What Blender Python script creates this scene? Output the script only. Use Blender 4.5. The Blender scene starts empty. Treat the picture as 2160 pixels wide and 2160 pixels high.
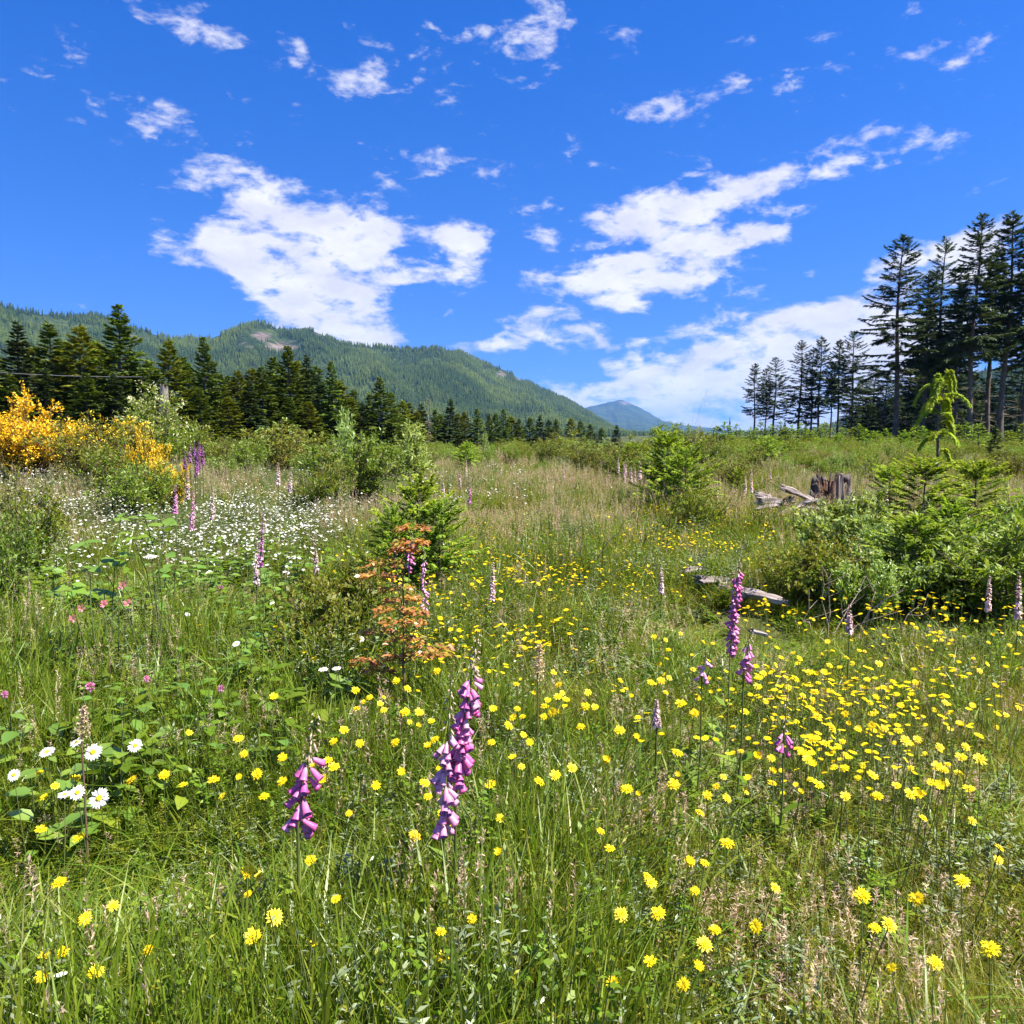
import bpy, math, random
import numpy as np
from mathutils import Vector, Matrix, noise as mnoise

R = math.radians
rng = np.random.default_rng(7)
random.seed(7)
scene = bpy.context.scene
COL = scene.collection

# ------------------------------------------------------------------ camera
PW = 2160.0
FPX = 1662.0                      # focal length in photo pixels
HORIZON = 915.0
CAM_H = 1.65
PITCH = math.atan((1080.0 - HORIZON) / FPX)
cam_d = bpy.data.cameras.new('camera')
cam = bpy.data.objects.new('camera', cam_d)
COL.objects.link(cam)
cam.location = (0, 0, CAM_H)
cam.rotation_euler = (math.pi / 2 - PITCH, 0, 0)
cam_d.sensor_fit = 'HORIZONTAL'
cam_d.sensor_width = 36
cam_d.lens = 36 * FPX / PW
cam_d.clip_start = 0.05
cam_d.clip_end = 60000
scene.camera = cam

def direction(px, py):
    x = (px - 1080.0) / FPX
    y = -(py - 1080.0) / FPX
    c, s = math.cos(PITCH), math.sin(PITCH)
    return Vector((x, y * s + c, y * c - s))

def at(px, py, depth):
    d = direction(px, py)
    return Vector((0, 0, CAM_H)) + d * (depth / d.y)

# ------------------------------------------------------------------ light
SUN_AZ, SUN_EL = R(108), R(56)    # clockwise from the view direction
sun_dir = Vector((math.sin(SUN_AZ) * math.cos(SUN_EL), math.cos(SUN_AZ) * math.cos(SUN_EL), math.sin(SUN_EL)))
sun_d = bpy.data.lights.new('sun', 'SUN')
sun_d.energy = 5.0
sun_d.angle = R(0.53)
sun_d.color = (1.0, 0.94, 0.80)
sun = bpy.data.objects.new('sun', sun_d)
COL.objects.link(sun)
sun.rotation_euler = sun_dir.to_track_quat('Z', 'Y').to_euler()

scene.view_settings.view_transform = 'Standard'
scene.view_settings.look = 'None'
scene.view_settings.exposure = 1.40
scene.view_settings.gamma = 1.0
scene.view_settings.use_curve_mapping = False
scene.render.engine = 'CYCLES'
cy = scene.cycles
cy.max_bounces = 5
cy.diffuse_bounces = 3
cy.glossy_bounces = 2
cy.transmission_bounces = 2
cy.transparent_max_bounces = 8
cy.volume_bounces = 1
cy.use_denoising = True
cy.denoiser = 'OPENIMAGEDENOISE'
cy.caustics_reflective = False
cy.caustics_refractive = False

# ------------------------------------------------------------------ sky with clouds
world = bpy.data.worlds.new('World')
scene.world = world
world.use_nodes = True
wn, wl = world.node_tree.nodes, world.node_tree.links
wn.clear()
SKY_STRENGTH = 0.057

def wmath(op, a, b=None, c=None, clamp=False):
    n = wn.new('ShaderNodeMath')
    n.operation = op
    n.use_clamp = clamp
    for i, v in enumerate((a, b, c)):
        if v is None:
            continue
        if isinstance(v, (int, float)):
            n.inputs[i].default_value = v
        else:
            wl.new(v, n.inputs[i])
    return n.outputs[0]

def wvec(op, a, b=None, out=0):
    n = wn.new('ShaderNodeVectorMath')
    n.operation = op
    for i, v in enumerate((a, b)):
        if v is None:
            continue
        if isinstance(v, (tuple, list, Vector)):
            n.inputs[i].default_value = tuple(v)
        else:
            wl.new(v, n.inputs[i])
    return n.outputs[out]

tc = wn.new('ShaderNodeTexCoord')
D = tc.outputs['Generated']
D = wvec('NORMALIZE', D)
sky = wn.new('ShaderNodeTexSky')
sky.sky_type = 'NISHITA'
sky.sun_disc = False
sky.sun_elevation = SUN_EL
sky.sun_rotation = SUN_AZ
sky.altitude = 300
sky.air_density = 1.0
sky.dust_density = 0.25
sky.ozone_density = 1.6
hsv = wn.new('ShaderNodeHueSaturation')
hsv.inputs['Saturation'].default_value = 1.45
hsv.inputs['Hue'].default_value = 0.520
hsv.inputs['Value'].default_value = 1.55
# the photo's sky stays deep blue down to the ridge: look the colour up a little higher
lift = wvec('MULTIPLY', D, (1.0, 1.0, 0.8))
lift = wvec('ADD', lift, (0.0, 0.0, 0.2))
wl.new(wvec('NORMALIZE', lift), sky.inputs['Vector'])
wl.new(sky.outputs[0], hsv.inputs['Color'])
# cloud layer coordinates (a flat layer seen in perspective)
sep = wn.new('ShaderNodeSeparateXYZ')
wl.new(D, sep.inputs[0])
zz = wmath('ADD', wmath('MAXIMUM', sep.outputs[2], 0.0), 0.10)
cmb = wn.new('ShaderNodeCombineXYZ')
wl.new(wmath('DIVIDE', sep.outputs[0], zz), cmb.inputs[0])
wl.new(wmath('DIVIDE', sep.outputs[1], zz), cmb.inputs[1])
P2 = cmb.outputs[0]

def wnoise(vec, scale, detail, rough, off=(0, 0, 0), dist=0.0):
    m = wvec('ADD', vec, off)
    n = wn.new('ShaderNodeTexNoise')
    n.noise_dimensions = '3D'
    n.inputs['Scale'].default_value = scale
    n.inputs['Detail'].default_value = detail
    n.inputs['Roughness'].default_value = rough
    n.inputs['Distortion'].default_value = dist
    wl.new(m, n.inputs['Vector'])
    return n.outputs[0]

# cloud banks: (px, py, half width, half height, tilt degrees, weight), as directions in the sky
K = 2160 / 1932
BANKS = [
    (430, 452, 60, 26, -8, .75), (500, 470, 70, 34, 20, .9), (470, 505, 60, 22, 25, .85), (560, 540, 85, 34, 25, 1.0),
    (520, 565, 60, 14, 10, .75), (620, 590, 80, 36, 18, 1.05), (690, 632, 75, 20, 12, 1.05), (620, 620, 70, 22, 15, .8),
    (560, 435, 60, 22, 0, .7), (640, 445, 55, 22, 10, .85), (700, 440, 50, 22, 5, .8), (690, 600, 40, 20, 0, .7),
    (850, 454, 38, 22, 12, 1.0), (905, 464, 34, 20, 25, .95), (770, 440, 50, 18, 5, .7),
    (685, 498, 34, 11, 0, .95), (715, 530, 90, 12, -4, .85), (760, 524, 50, 10, -5, .7), (735, 552, 50, 9, 0, .5),
    (306, 442, 20, 20, 60, .75), (872, 528, 34, 13, 0, .8), (850, 580, 26, 10, 0, .6), (925, 522, 25, 8, 0, .4),
    (1020, 438, 32, 18, 5, 1.0), (1205, 432, 70, 24, -5, 1.05), (1330, 455, 110, 30, -6, .85), (1320, 475, 90, 14, -5, .8),
    (1430, 440, 60, 14, 0, .75), (1100, 460, 40, 10, 0, .45), (1170, 520, 110, 16, 0, .85), (1290, 524, 60, 16, 0, .85),
    (1160, 552, 90, 26, -6, .9), (1060, 540, 60, 14, 0, .4), (1180, 575, 60, 8, 0, .6), (1000, 570, 30, 16, 30, .35),
    (960, 636, 50, 16, -15, .65), (1065, 622, 62, 16, -8, .85), (1060, 640, 60, 10, -5, .6), (930, 655, 25, 8, 0, .5),
    (1135, 656, 34, 9, 0, .55), (1210, 640, 32, 8, 0, .6), (1350, 600, 80, 16, -20, .5), (1400, 592, 30, 8, 0, .4),
    (1080, 695, 50, 7, -5, .45), (850, 652, 16, 6, 0, .4),
    (1560, 605, 75, 20, 2, .9), (1500, 612, 70, 12, 2, .7), (1610, 580, 30, 9, 0, .6), (1580, 628, 26, 10, 0, .7),
    (1500, 665, 150, 45, -8, 1.3), (1420, 690, 150, 45, -14, 1.15), (1330, 715, 140, 40, -18, 1.1), (1200, 745, 130, 18, -10, 1.0),
    (1420, 750, 200, 50, 0, 1.25), (1300, 770, 180, 34, 0, 1.2), (1450, 800, 200, 40, 0, 1.2), (1130, 752, 60, 9, -12, .9),
    (1655, 520, 24, 20, -30, 1.0), (1700, 500, 40, 18, -20, .9), (1790, 470, 50, 16, 0, .95), (1830, 500, 60, 30, 0, .9),
    (1900, 440, 50, 20, -10, .9), (1700, 700, 130, 60, 0, .7), (1850, 620, 110, 90, 0, .55),
    (600, 455, 90, 20, 5, .7), (780, 500, 70, 16, 0, .6), (560, 500, 60, 30, 15, .7), (640, 545, 60, 16, 5, .5), (1240, 490, 70, 12, 0, .6), (1130, 500, 50, 10, 0, .5),
    # the same banks going on above
    (520, 380, 120, 30, 10, .8), (700, 370, 90, 26, 0, .7), (420, 330, 90, 22, 15, .6), (860, 300, 110, 24, 5, .7),
    (1250, 380, 120, 28, -5, .9), (1450, 350, 130, 24, -8, .75), (1100, 300, 70, 16, 0, .5), (1700, 260, 160, 30, -6, .7),
    (250, 200, 140, 26, 10, .6), (1350, 180, 180, 30, -4, .7), (700, 150, 150, 26, 6, .65), (1020, 60, 180, 30, 0, .7),
    (1800, 90, 160, 30, -5, .6), (330, 40, 160, 30, 8, .6),
]
acc = None
for (bx, by, hw, hh, tilt, wgt) in BANKS:
    c0 = direction(bx * K, by * K)
    ln = c0.length
    c0.normalize()
    up = Vector((0, 0, 1))
    t1 = c0.cross(up).normalized()
    t2 = t1.cross(c0).normalized()
    a = R(-tilt)
    e1 = (t1 * math.cos(a) + t2 * math.sin(a)) / (1.25 * hw * K / FPX / ln)
    e2 = (t2 * math.cos(a) - t1 * math.sin(a)) / (1.3 * hh * K / FPX / ln)
    p = wvec('DOT_PRODUCT', D, e1, out=1)
    q = wvec('DOT_PRODUCT', D, e2, out=1)
    s2 = wmath('MULTIPLY_ADD', q, q, wmath('MULTIPLY', p, p))
    g = wmath('POWER', 0.42, s2)
    acc = wmath('MULTIPLY', g, wgt) if acc is None else wmath('MULTIPLY_ADD', g, wgt, acc)
bank = wmath('MINIMUM', wmath('MULTIPLY', acc, 1.03), 1.4)
# scattered cloud in the rest of the sky, of the same amount
vdir = direction(1080, 800).normalized()
inview = wmath('DOT_PRODUCT' if False else 'SUBTRACT', wvec('DOT_PRODUCT', D, vdir, out=1), 0.72)
inview = wmath('MULTIPLY', inview, -7.0, clamp=True)
low = wnoise(P2, 0.55, 2, 0.5, (3.1, 7.7, 0.3))
low = wmath('MULTIPLY', wmath('SUBTRACT', low, 0.48), 7.0, clamp=True)
bank = wmath('MULTIPLY_ADD', low, inview, bank)
DS = wvec('MULTIPLY', D, (1.0, 1.0, 2.1))
n1 = wnoise(DS, 19.0, 8, 0.6, (0.4, 1.7, 0.0), 0.25)
n2 = wnoise(DS, 42.0, 5, 0.6, (5.0, 2.0, 1.0), 0.2)
nz = wmath('MULTIPLY_ADD', wmath('SUBTRACT', n2, 0.5), 0.42, n1)
dens = wmath('MULTIPLY_ADD', bank, 0.86, wmath('MULTIPLY_ADD', nz, 3.0, -1.90))
mr = wn.new('ShaderNodeMapRange')
mr.interpolation_type = 'SMOOTHSTEP'
mr.inputs['From Min'].default_value = 0.0
mr.inputs['From Max'].default_value = 0.86
wl.new(dens, mr.inputs['Value'])
alpha = wmath('MULTIPLY', mr.outputs[0], 0.96)
# thick parts are a little greyer, edges white
mr2 = wn.new('ShaderNodeMapRange')
mr2.inputs['From Min'].default_value = 0.30
mr2.inputs['From Max'].default_value = 0.72
wl.new(wmath('MULTIPLY_ADD', wmath('SUBTRACT', n2, 0.5), 0.5, wnoise(DS, 16.0, 3, 0.5, (9.0, 4.0, 2.0))), mr2.inputs['Value'])
ccol = wn.new('ShaderNodeMix')
ccol.data_type = 'RGBA'
ccol.inputs[6].default_value = (7.0, 7.0, 7.2, 1)
ccol.inputs[7].default_value = (5.4, 5.5, 6.9, 1)
wl.new(mr2.outputs[0], ccol.inputs[0])
mixc = wn.new('ShaderNodeMix')
mixc.data_type = 'RGBA'
wl.new(alpha, mixc.inputs[0])
wl.new(hsv.outputs[0], mixc.inputs[6])
wl.new(ccol.outputs[2], mixc.inputs[7])
bg = wn.new('ShaderNodeBackground')
bg.inputs['Strength'].default_value = SKY_STRENGTH
wl.new(mixc.outputs[2], bg.inputs['Color'])
wo = wn.new('ShaderNodeOutputWorld')
wl.new(bg.outputs[0], wo.inputs['Surface'])

# ------------------------------------------------------------------ helpers
def tag(o, label=None, cat=None, group=None, kind=None):
    if label: o['label'] = label
    if cat: o['category'] = cat
    if group: o['group'] = group
    if kind: o['kind'] = kind
    return o

def empty(name, loc, rz=0.0, scale=1.0):
    o = bpy.data.objects.new(name, None)
    COL.objects.link(o)
    o.location = loc
    o.rotation_euler = (0, 0, rz)
    o.scale = (scale, scale, scale) if isinstance(scale, (int, float)) else scale
    o.empty_display_size = 0.1
    return o

def child(name, me, parent):
    o = bpy.data.objects.new(name, me)
    COL.objects.link(o)
    o.parent = parent
    return o

class MB:
    """collects vertices and faces (quads/tris) and builds one mesh"""
    def __init__(self):
        self.v, self.f, self.m, self.n = [], [], [], 0
    def add(self, V, F, mat=0):
        V = np.asarray(V, float).reshape(-1, 3)
        F = np.asarray(F, int)
        if len(F) == 0: return self
        self.v.append(V)
        self.f.append(F + self.n)
        self.m.append(np.full(len(F), mat, int))
        self.n += len(V)
        return self
    def mesh(self, name, mats, smooth=False):
        me = bpy.data.meshes.new(name)
        V = np.concatenate(self.v)
        me.vertices.add(len(V))
        me.vertices.foreach_set('co', V.astype(np.float32).ravel())
        loops = np.concatenate([f.ravel() for f in self.f])
        tot = np.concatenate([np.full(len(f), f.shape[1], int) for f in self.f])
        start = np.concatenate([[0], np.cumsum(tot)[:-1]])
        me.loops.add(len(loops))
        me.loops.foreach_set('vertex_index', loops.astype(np.int32))
        me.polygons.add(len(tot))
        me.polygons.foreach_set('loop_start', start.astype(np.int32))
        me.polygons.foreach_set('loop_total', tot.astype(np.int32))
        me.polygons.foreach_set('material_index', np.concatenate(self.m).astype(np.int32))
        if smooth:
            me.polygons.foreach_set('use_smooth', np.ones(len(tot), bool))
        for m in (mats if isinstance(mats, (list, tuple)) else [mats]):
            me.materials.append(m)
        me.update(calc_edges=True)
        me.validate()
        return me

def unit(a):
    return a / (np.linalg.norm(a, axis=-1, keepdims=True) + 1e-9)

def cards(mb, C, A, N, L, W, mat=0, mid=0.45, fold=0.0):
    """kite shaped leaves: base C, long axis A, face normal N, length L, width W"""
    n = len(C)
    if n == 0: return
    A = unit(A)
    S = unit(np.cross(N, A))
    N2 = np.cross(A, S)
    L = np.broadcast_to(np.asarray(L, float), (n,))[:, None]
    W = np.broadcast_to(np.asarray(W, float), (n,))[:, None]
    tip = C + A * L - N2 * L * 0.12
    m = C + A * L * mid
    V = np.stack([C, m + S * W * .5 + N2 * W * fold, tip, m - S * W * .5 + N2 * W * fold], 1).reshape(-1, 3)
    F = np.arange(4 * n).reshape(n, 4)
    mb.add(V, F, mat)

def tube(mb, pts, rad, sides=6, mat=0, cap=True):
    pts = np.asarray(pts, float)
    rad = np.broadcast_to(np.asarray(rad, float), (len(pts),))
    t = unit(np.gradient(pts, axis=0))
    ref = np.array([0.0, 0, 1]) if abs(t[0][2]) < .9 else np.array([1.0, 0, 0])
    s = unit(np.cross(t, ref))
    u = np.cross(s, t)
    a = np.linspace(0, 2 * math.pi, sides, endpoint=False)
    ring = (s[:, None, :] * np.cos(a)[None, :, None] + u[:, None, :] * np.sin(a)[None, :, None]) * rad[:, None, None]
    V = (pts[:, None, :] + ring).reshape(-1, 3)
    F = []
    for i in range(len(pts) - 1):
        for j in range(sides):
            k = (j + 1) % sides
            F.append((i * sides + j, i * sides + k, (i + 1) * sides + k, (i + 1) * sides + j))
    mb.add(V, F, mat)
    if cap:
        b = (len(pts) - 1) * sides
        V2 = np.concatenate([V[b:b + sides], pts[-1:] + t[-1:] * rad[-1] * .4])
        mb.add(V2, [(j, (j + 1) % sides, sides) for j in range(sides)], mat)

def smooth(a, b, x):
    t = np.clip((np.asarray(x, float) - a) / (b - a), 0, 1)
    return t * t * (3 - 2 * t)

# value noise for numpy arrays
_perm = np.random.default_rng(3).random((256, 256))
def vnoise(x, y):
    x = np.asarray(x, float); y = np.asarray(y, float)
    xi = np.floor(x).astype(int); yi = np.floor(y).astype(int)
    fx = x - xi; fy = y - yi
    fx = fx * fx * (3 - 2 * fx); fy = fy * fy * (3 - 2 * fy)
    g = lambda i, j: _perm[i & 255, j & 255]
    return (g(xi, yi) * (1 - fx) + g(xi + 1, yi) * fx) * (1 - fy) + (g(xi, yi + 1) * (1 - fx) + g(xi + 1, yi + 1) * fx) * fy
def fbm(x, y, o=4):
    s, a, t = 0, 1.0, 0
    for i in range(o):
        s = s + a * vnoise(np.asarray(x) * 2 ** i + 17.3 * i, np.asarray(y) * 2 ** i - 9.1 * i); t += a; a *= .5
    return s / t

def ground_z(x, y):
    x = np.asarray(x, float); y = np.asarray(y, float)
    r = np.hypot(x, y)
    s = x / np.maximum(y, 1.0)
    z = (fbm(x * .45 + 40, y * .45 + 40, 3) - .5) * .22 * smooth(.5, 4, r)
    z = z + (fbm(x * .09 + 9, y * .09 + 5, 2) - .5) * .5 * smooth(6, 25, r) * (1 - smooth(60, 140, r))
    z = z - 4.5 * smooth(42, 160, y) * (1 - smooth(.10, .24, s))
    z = z + 0.7 * np.exp(-((x + 12) / 6) ** 2 - ((y - 18) / 7) ** 2)
    z = z + 0.18 * np.exp(-((x - 2.05) / .8) ** 2 - ((y - 7.2) / .6) ** 2)
    return z
def gz(x, y):
    return float(ground_z(x, y))

# ------------------------------------------------------------------ materials
def ramp_mat(name, stops, trans=0.35, gloss=0.05, rough=0.5, hue_var=0.03, val_var=0.35, noise_scale=None, tcol=1.25):
    """leaf material: colour picked per leaf (island) and per plant, part of the light passes through"""
    m = bpy.data.materials.new(name)
    m.use_nodes = True
    n, l = m.node_tree.nodes, m.node_tree.links
    n.clear()
    geo = n.new('ShaderNodeNewGeometry')
    oi = n.new('ShaderNodeObjectInfo')
    cr = n.new('ShaderNodeValToRGB')
    el = cr.color_ramp.elements
    for i, (p, c) in enumerate(stops):
        e = el[i] if i < 2 else el.new(p)
        e.position = p
        e.color = (*c, 1)
    mx = n.new('ShaderNodeMath'); mx.operation = 'MULTIPLY_ADD'
    mx.inputs[1].default_value = 0.72
    l.new(geo.outputs['Random Per Island'], mx.inputs[0])
    m2 = n.new('ShaderNodeMath'); m2.operation = 'MULTIPLY'; m2.inputs[1].default_value = 0.28
    l.new(oi.outputs['Random'], m2.inputs[0])
    l.new(m2.outputs[0], mx.inputs[2])
    l.new(mx.outputs[0], cr.inputs[0])
    hs = n.new('ShaderNodeHueSaturation')
    a = n.new('ShaderNodeMath'); a.operation = 'MULTIPLY_ADD'; a.inputs[1].default_value = hue_var; a.inputs[2].default_value = .5 - hue_var / 2
    l.new(oi.outputs['Random'], a.inputs[0]); l.new(a.outputs[0], hs.inputs['Hue'])
    wn_ = n.new('ShaderNodeTexWhiteNoise'); wn_.noise_dimensions = '1D'
    l.new(oi.outputs['Random'], wn_.inputs['W'])
    b = n.new('ShaderNodeMath'); b.operation = 'MULTIPLY_ADD'; b.inputs[1].default_value = val_var; b.inputs[2].default_value = 1 - val_var / 2
    l.new(wn_.outputs['Value'], b.inputs[0]); l.new(b.outputs[0], hs.inputs['Value'])
    l.new(cr.outputs[0], hs.inputs['Color'])
    df = n.new('ShaderNodeBsdfDiffuse'); l.new(hs.outputs[0], df.inputs[0])
    out = n.new('ShaderNodeOutputMaterial')
    sh = df.outputs[0]
    if trans > 0:
        tr = n.new('ShaderNodeBsdfTranslucent')
        t2 = n.new('ShaderNodeMix'); t2.data_type = 'RGBA'; t2.blend_type = 'MULTIPLY'; t2.inputs[0].default_value = 1
        l.new(hs.outputs[0], t2.inputs[6]); t2.inputs[7].default_value = (tcol * 1.05, tcol, tcol * .55, 1)
        l.new(t2.outputs[2], tr.inputs[0])
        mix = n.new('ShaderNodeMixShader'); mix.inputs[0].default_value = trans
        l.new(sh, mix.inputs[1]); l.new(tr.outputs[0], mix.inputs[2]); sh = mix.outputs[0]
    if gloss > 0:
        gl = n.new('ShaderNodeBsdfGlossy'); gl.inputs['Roughness'].default_value = rough
        gl.inputs['Color'].default_value = (.9, .95, .9, 1)
        mg = n.new('ShaderNodeMixShader'); mg.inputs[0].default_value = gloss
        l.new(sh, mg.inputs[1]); l.new(gl.outputs[0], mg.inputs[2]); sh = mg.outputs[0]
    l.new(sh, out.inputs[0])
    return m

def noise_mat(name, stops, scale=8.0, detail=6, rough=0.9, bump=0.3, stretch=(1, 1, 1), coord='Object', bump_dist=0.02):
    m = bpy.data.materials.new(name)
    m.use_nodes = True
    n, l = m.node_tree.nodes, m.node_tree.links
    bs = n['Principled BSDF']
    bs.inputs['Roughness'].default_value = rough
    bs.inputs['Specular IOR Level'].default_value = 0.2
    t = n.new('ShaderNodeTexCoord')
    mp = n.new('ShaderNodeMapping'); mp.inputs['Scale'].default_value = stretch
    l.new(t.outputs[coord], mp.inputs[0])
    nz_ = n.new('ShaderNodeTexNoise'); nz_.inputs['Scale'].default_value = scale; nz_.inputs['Detail'].default_value = detail
    nz_.inputs['Roughness'].default_value = .65
    l.new(mp.outputs[0], nz_.inputs['Vector'])
    cr = n.new('ShaderNodeValToRGB')
    el = cr.color_ramp.elements
    for i, (p, c) in enumerate(stops):
        e = el[i] if i < 2 else el.new(p)
        e.position = p
        e.color = (*c, 1)
    l.new(nz_.outputs[0], cr.inputs[0]); l.new(cr.outputs[0], bs.inputs['Base Color'])
    if bump:
        bp = n.new('ShaderNodeBump'); bp.inputs['Strength'].default_value = bump; bp.inputs['Distance'].default_value = bump_dist
        l.new(nz_.outputs[0], bp.inputs['Height']); l.new(bp.outputs[0], bs.inputs['Normal'])
    return m

M = {}
M['soil'] = noise_mat('soil', [(.3, (.035, .04, .012)), (.55, (.06, .075, .02)), (.75, (.11, .10, .04))], .8, 10, 1, .6, coord='Object', bump_dist=.1)
M['grass_lush'] = ramp_mat('grass_lush', [(0, (.075, .14, .008)), (.5, (.135, .205, .013)), (.8, (.21, .265, .024)), (1, (.31, .32, .06))], .42, .03, .4, hue_var=.05)
M['grass_fine'] = ramp_mat('grass_fine', [(0, (.14, .185, .010)), (.45, (.23, .25, .018)), (.75, (.33, .31, .035)), (1, (.47, .41, .14))], .42, .02, .45, hue_var=.05)
M['grass_dry'] = ramp_mat('grass_dry', [(0, (.26, .23, .08)), (.5, (.44, .35, .17)), (1, (.58, .47, .28))], .3, .02)
M['leaf_bright'] = ramp_mat('leaf_bright', [(0, (.22, .32, .07)), (.5, (.32, .43, .12)), (1, (.44, .52, .24))], .4, .03)
M['blossom'] = ramp_mat('blossom', [(0, (.34, .38, .14)), (.5, (.5, .52, .28)), (1, (.66, .66, .46))], .3, .02)
M['seed_head'] = ramp_mat('seed_head', [(0, (.38, .27, .17)), (.5, (.52, .38, .27)), (1, (.62, .5, .36))], .35, .02)
M['herb_leaf'] = ramp_mat('herb_leaf', [(0, (.08, .145, .009)), (.5, (.145, .215, .014)), (1, (.24, .29, .028))], .4, .025, .4)
M['sprig_leaf'] = ramp_mat('sprig_leaf', [(0, (.17, .20, .012)), (.5, (.27, .275, .018)), (1, (.37, .33, .03))], .42, .02)
M['grey_leaf'] = ramp_mat('grey_leaf', [(0, (.12, .17, .07)), (.5, (.2, .25, .12)), (1, (.34, .38, .22))], .3, .06, .4)
M['stem'] = ramp_mat('stem', [(0, (.07, .11, .02)), (1, (.14, .16, .04))], .15, .05)
M['stem_red'] = ramp_mat('stem_red', [(0, (.10, .08, .04)), (1, (.18, .10, .07))], .1, .05)
M['needle_dark'] = ramp_mat('needle_dark', [(0, (.028, .05, .02)), (.5, (.05, .08, .03)), (1, (.09, .12, .038))], .22, .03, .4)
M['needle_young'] = ramp_mat('needle_young', [(0, (.05, .095, .013)), (.5, (.10, .15, .02)), (1, (.18, .23, .035))], .25, .02, .45)
M['needle_olive'] = ramp_mat('needle_olive', [(0, (.09, .12, .010)), (.5, (.165, .19, .015)), (1, (.25, .26, .026))], .25, .02)
M['needle_sapling'] = ramp_mat('needle_sapling', [(0, (.07, .155, .010)), (.5, (.135, .235, .015)), (1, (.22, .31, .026))], .4, .02, .4)
M['needle_tip'] = ramp_mat('needle_tip', [(0, (.24, .36, .022)), (.5, (.34, .45, .035)), (1, (.43, .52, .08))], .4, .02)
M['leaf_green'] = ramp_mat('leaf_green', [(0, (.075, .155, .008)), (.5, (.145, .235, .013)), (1, (.26, .33, .035))], .42, .02, .5)
M['leaf_olive'] = ramp_mat('leaf_olive', [(0, (.10, .13, .012)), (.5, (.19, .20, .018)), (1, (.29, .27, .05))], .35, .02)
M['leaf_pale'] = ramp_mat('leaf_pale', [(0, (.14, .23, .035)), (.5, (.21, .31, .055)), (1, (.30, .38, .11))], .38, .03, .5)
M['leaf_broad'] = ramp_mat('leaf_broad', [(0, (.10, .2, .022)), (.6, (.17, .28, .03)), (1, (.24, .34, .05))], .4, .08, .35)
M['leaf_orange'] = ramp_mat('leaf_orange', [(0, (.30, .085, .03)), (.45, (.44, .15, .05)), (.75, (.5, .22, .045)), (1, (.34, .28, .04))], .35, .06, .4, hue_var=.02)
M['broom'] = ramp_mat('broom_bloom', [(0, (.64, .40, .012)), (.5, (.78, .53, .016)), (1, (.84, .62, .05))], .25, .03, hue_var=.01)
M['bark'] = noise_mat('bark', [(.3, (.06, .045, .035)), (.6, (.14, .11, .09)), (.8, (.22, .19, .165))], 6, 8, .95, .6, (1, 1, .25))
M['bark_pale'] = noise_mat('bark_pale', [(.3, (.13, .11, .095)), (.6, (.24, .21, .19)), (.8, (.34, .31, .29))], 6, 8, .95, .6, (1, 1, .25))
M['twig'] = noise_mat('twig', [(.3, (.08, .06, .04)), (.7, (.17, .13, .10))], 20, 4, .9, .2)
M['dead_twig'] = noise_mat('dead_twig', [(.3, (.2, .15, .11)), (.7, (.42, .34, .28))], 20, 4, .9, .2)
M['old_wood'] = noise_mat('old_wood', [(.32, (.025, .018, .02)), (.47, (.065, .052, .05)), (.60, (.21, .18, .17)), (.78, (.46, .41, .39))], 9, 8, .9, 1.0, (1, 1, .12), bump_dist=.03)
M['old_wood_flat'] = noise_mat('old_wood_flat', [(.32, (.04, .03, .03)), (.45, (.16, .13, .125)), (.58, (.36, .31, .30)), (.76, (.58, .52, .50))], 12, 8, .9, 1.0, (.15, 1, 1), bump_dist=.03)
M['rot_wood'] = noise_mat('rot_wood', [(.35, (.03, .02, .018)), (.6, (.14, .08, .055)), (.8, (.3, .2, .15))], 12, 8, 1, 1.0)
M['petal_yellow'] = ramp_mat('petal_yellow', [(0, (.80, .58, .005)), (.5, (.86, .66, .008)), (1, (.9, .74, .02))], .2, .02, hue_var=.012, val_var=.15, tcol=1.0)
M['petal_white'] = ramp_mat('petal_white', [(0, (.80, .80, .80)), (1, (.88, .87, .86))], .25, .02, hue_var=0, val_var=.1, tcol=.9)
M['disc_yellow'] = noise_mat('disc_yellow', [(.3, (.55, .42, .01)), (.7, (.8, .66, .02))], 300, 3, .9, .4, bump_dist=.002)
M['clover_pink'] = ramp_mat('clover_pink', [(0, (.5, .14, .34)), (.5, (.66, .26, .5)), (1, (.78, .5, .62))], .3, .02, hue_var=.02)
M['berry_pink'] = ramp_mat('berry_pink', [(0, (.5, .05, .10)), (.5, (.62, .14, .2)), (1, (.8, .5, .5))], .3, .04, hue_var=.02)
M['fox_bud'] = ramp_mat('fox_bud', [(0, (.36, .34, .14)), (.5, (.5, .40, .27)), (1, (.6, .36, .42))], .2, .03)
M['fox_spike_pale'] = ramp_mat('fox_spike_pale', [(0, (.5, .30, .38)), (.5, (.64, .46, .52)), (1, (.74, .62, .58))], .25, .03)
M['fox_spike_purple'] = ramp_mat('fox_spike_purple', [(0, (.44, .12, .38)), (.5, (.6, .23, .52)), (1, (.76, .48, .68))], .25, .03)
M['fox_inner'] = noise_mat('fox_inner', [(.35, (.18, .02, .14)), (.5, (.55, .2, .5)), (.7, (.75, .6, .72))], 160, 2, .7, 0)

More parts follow.
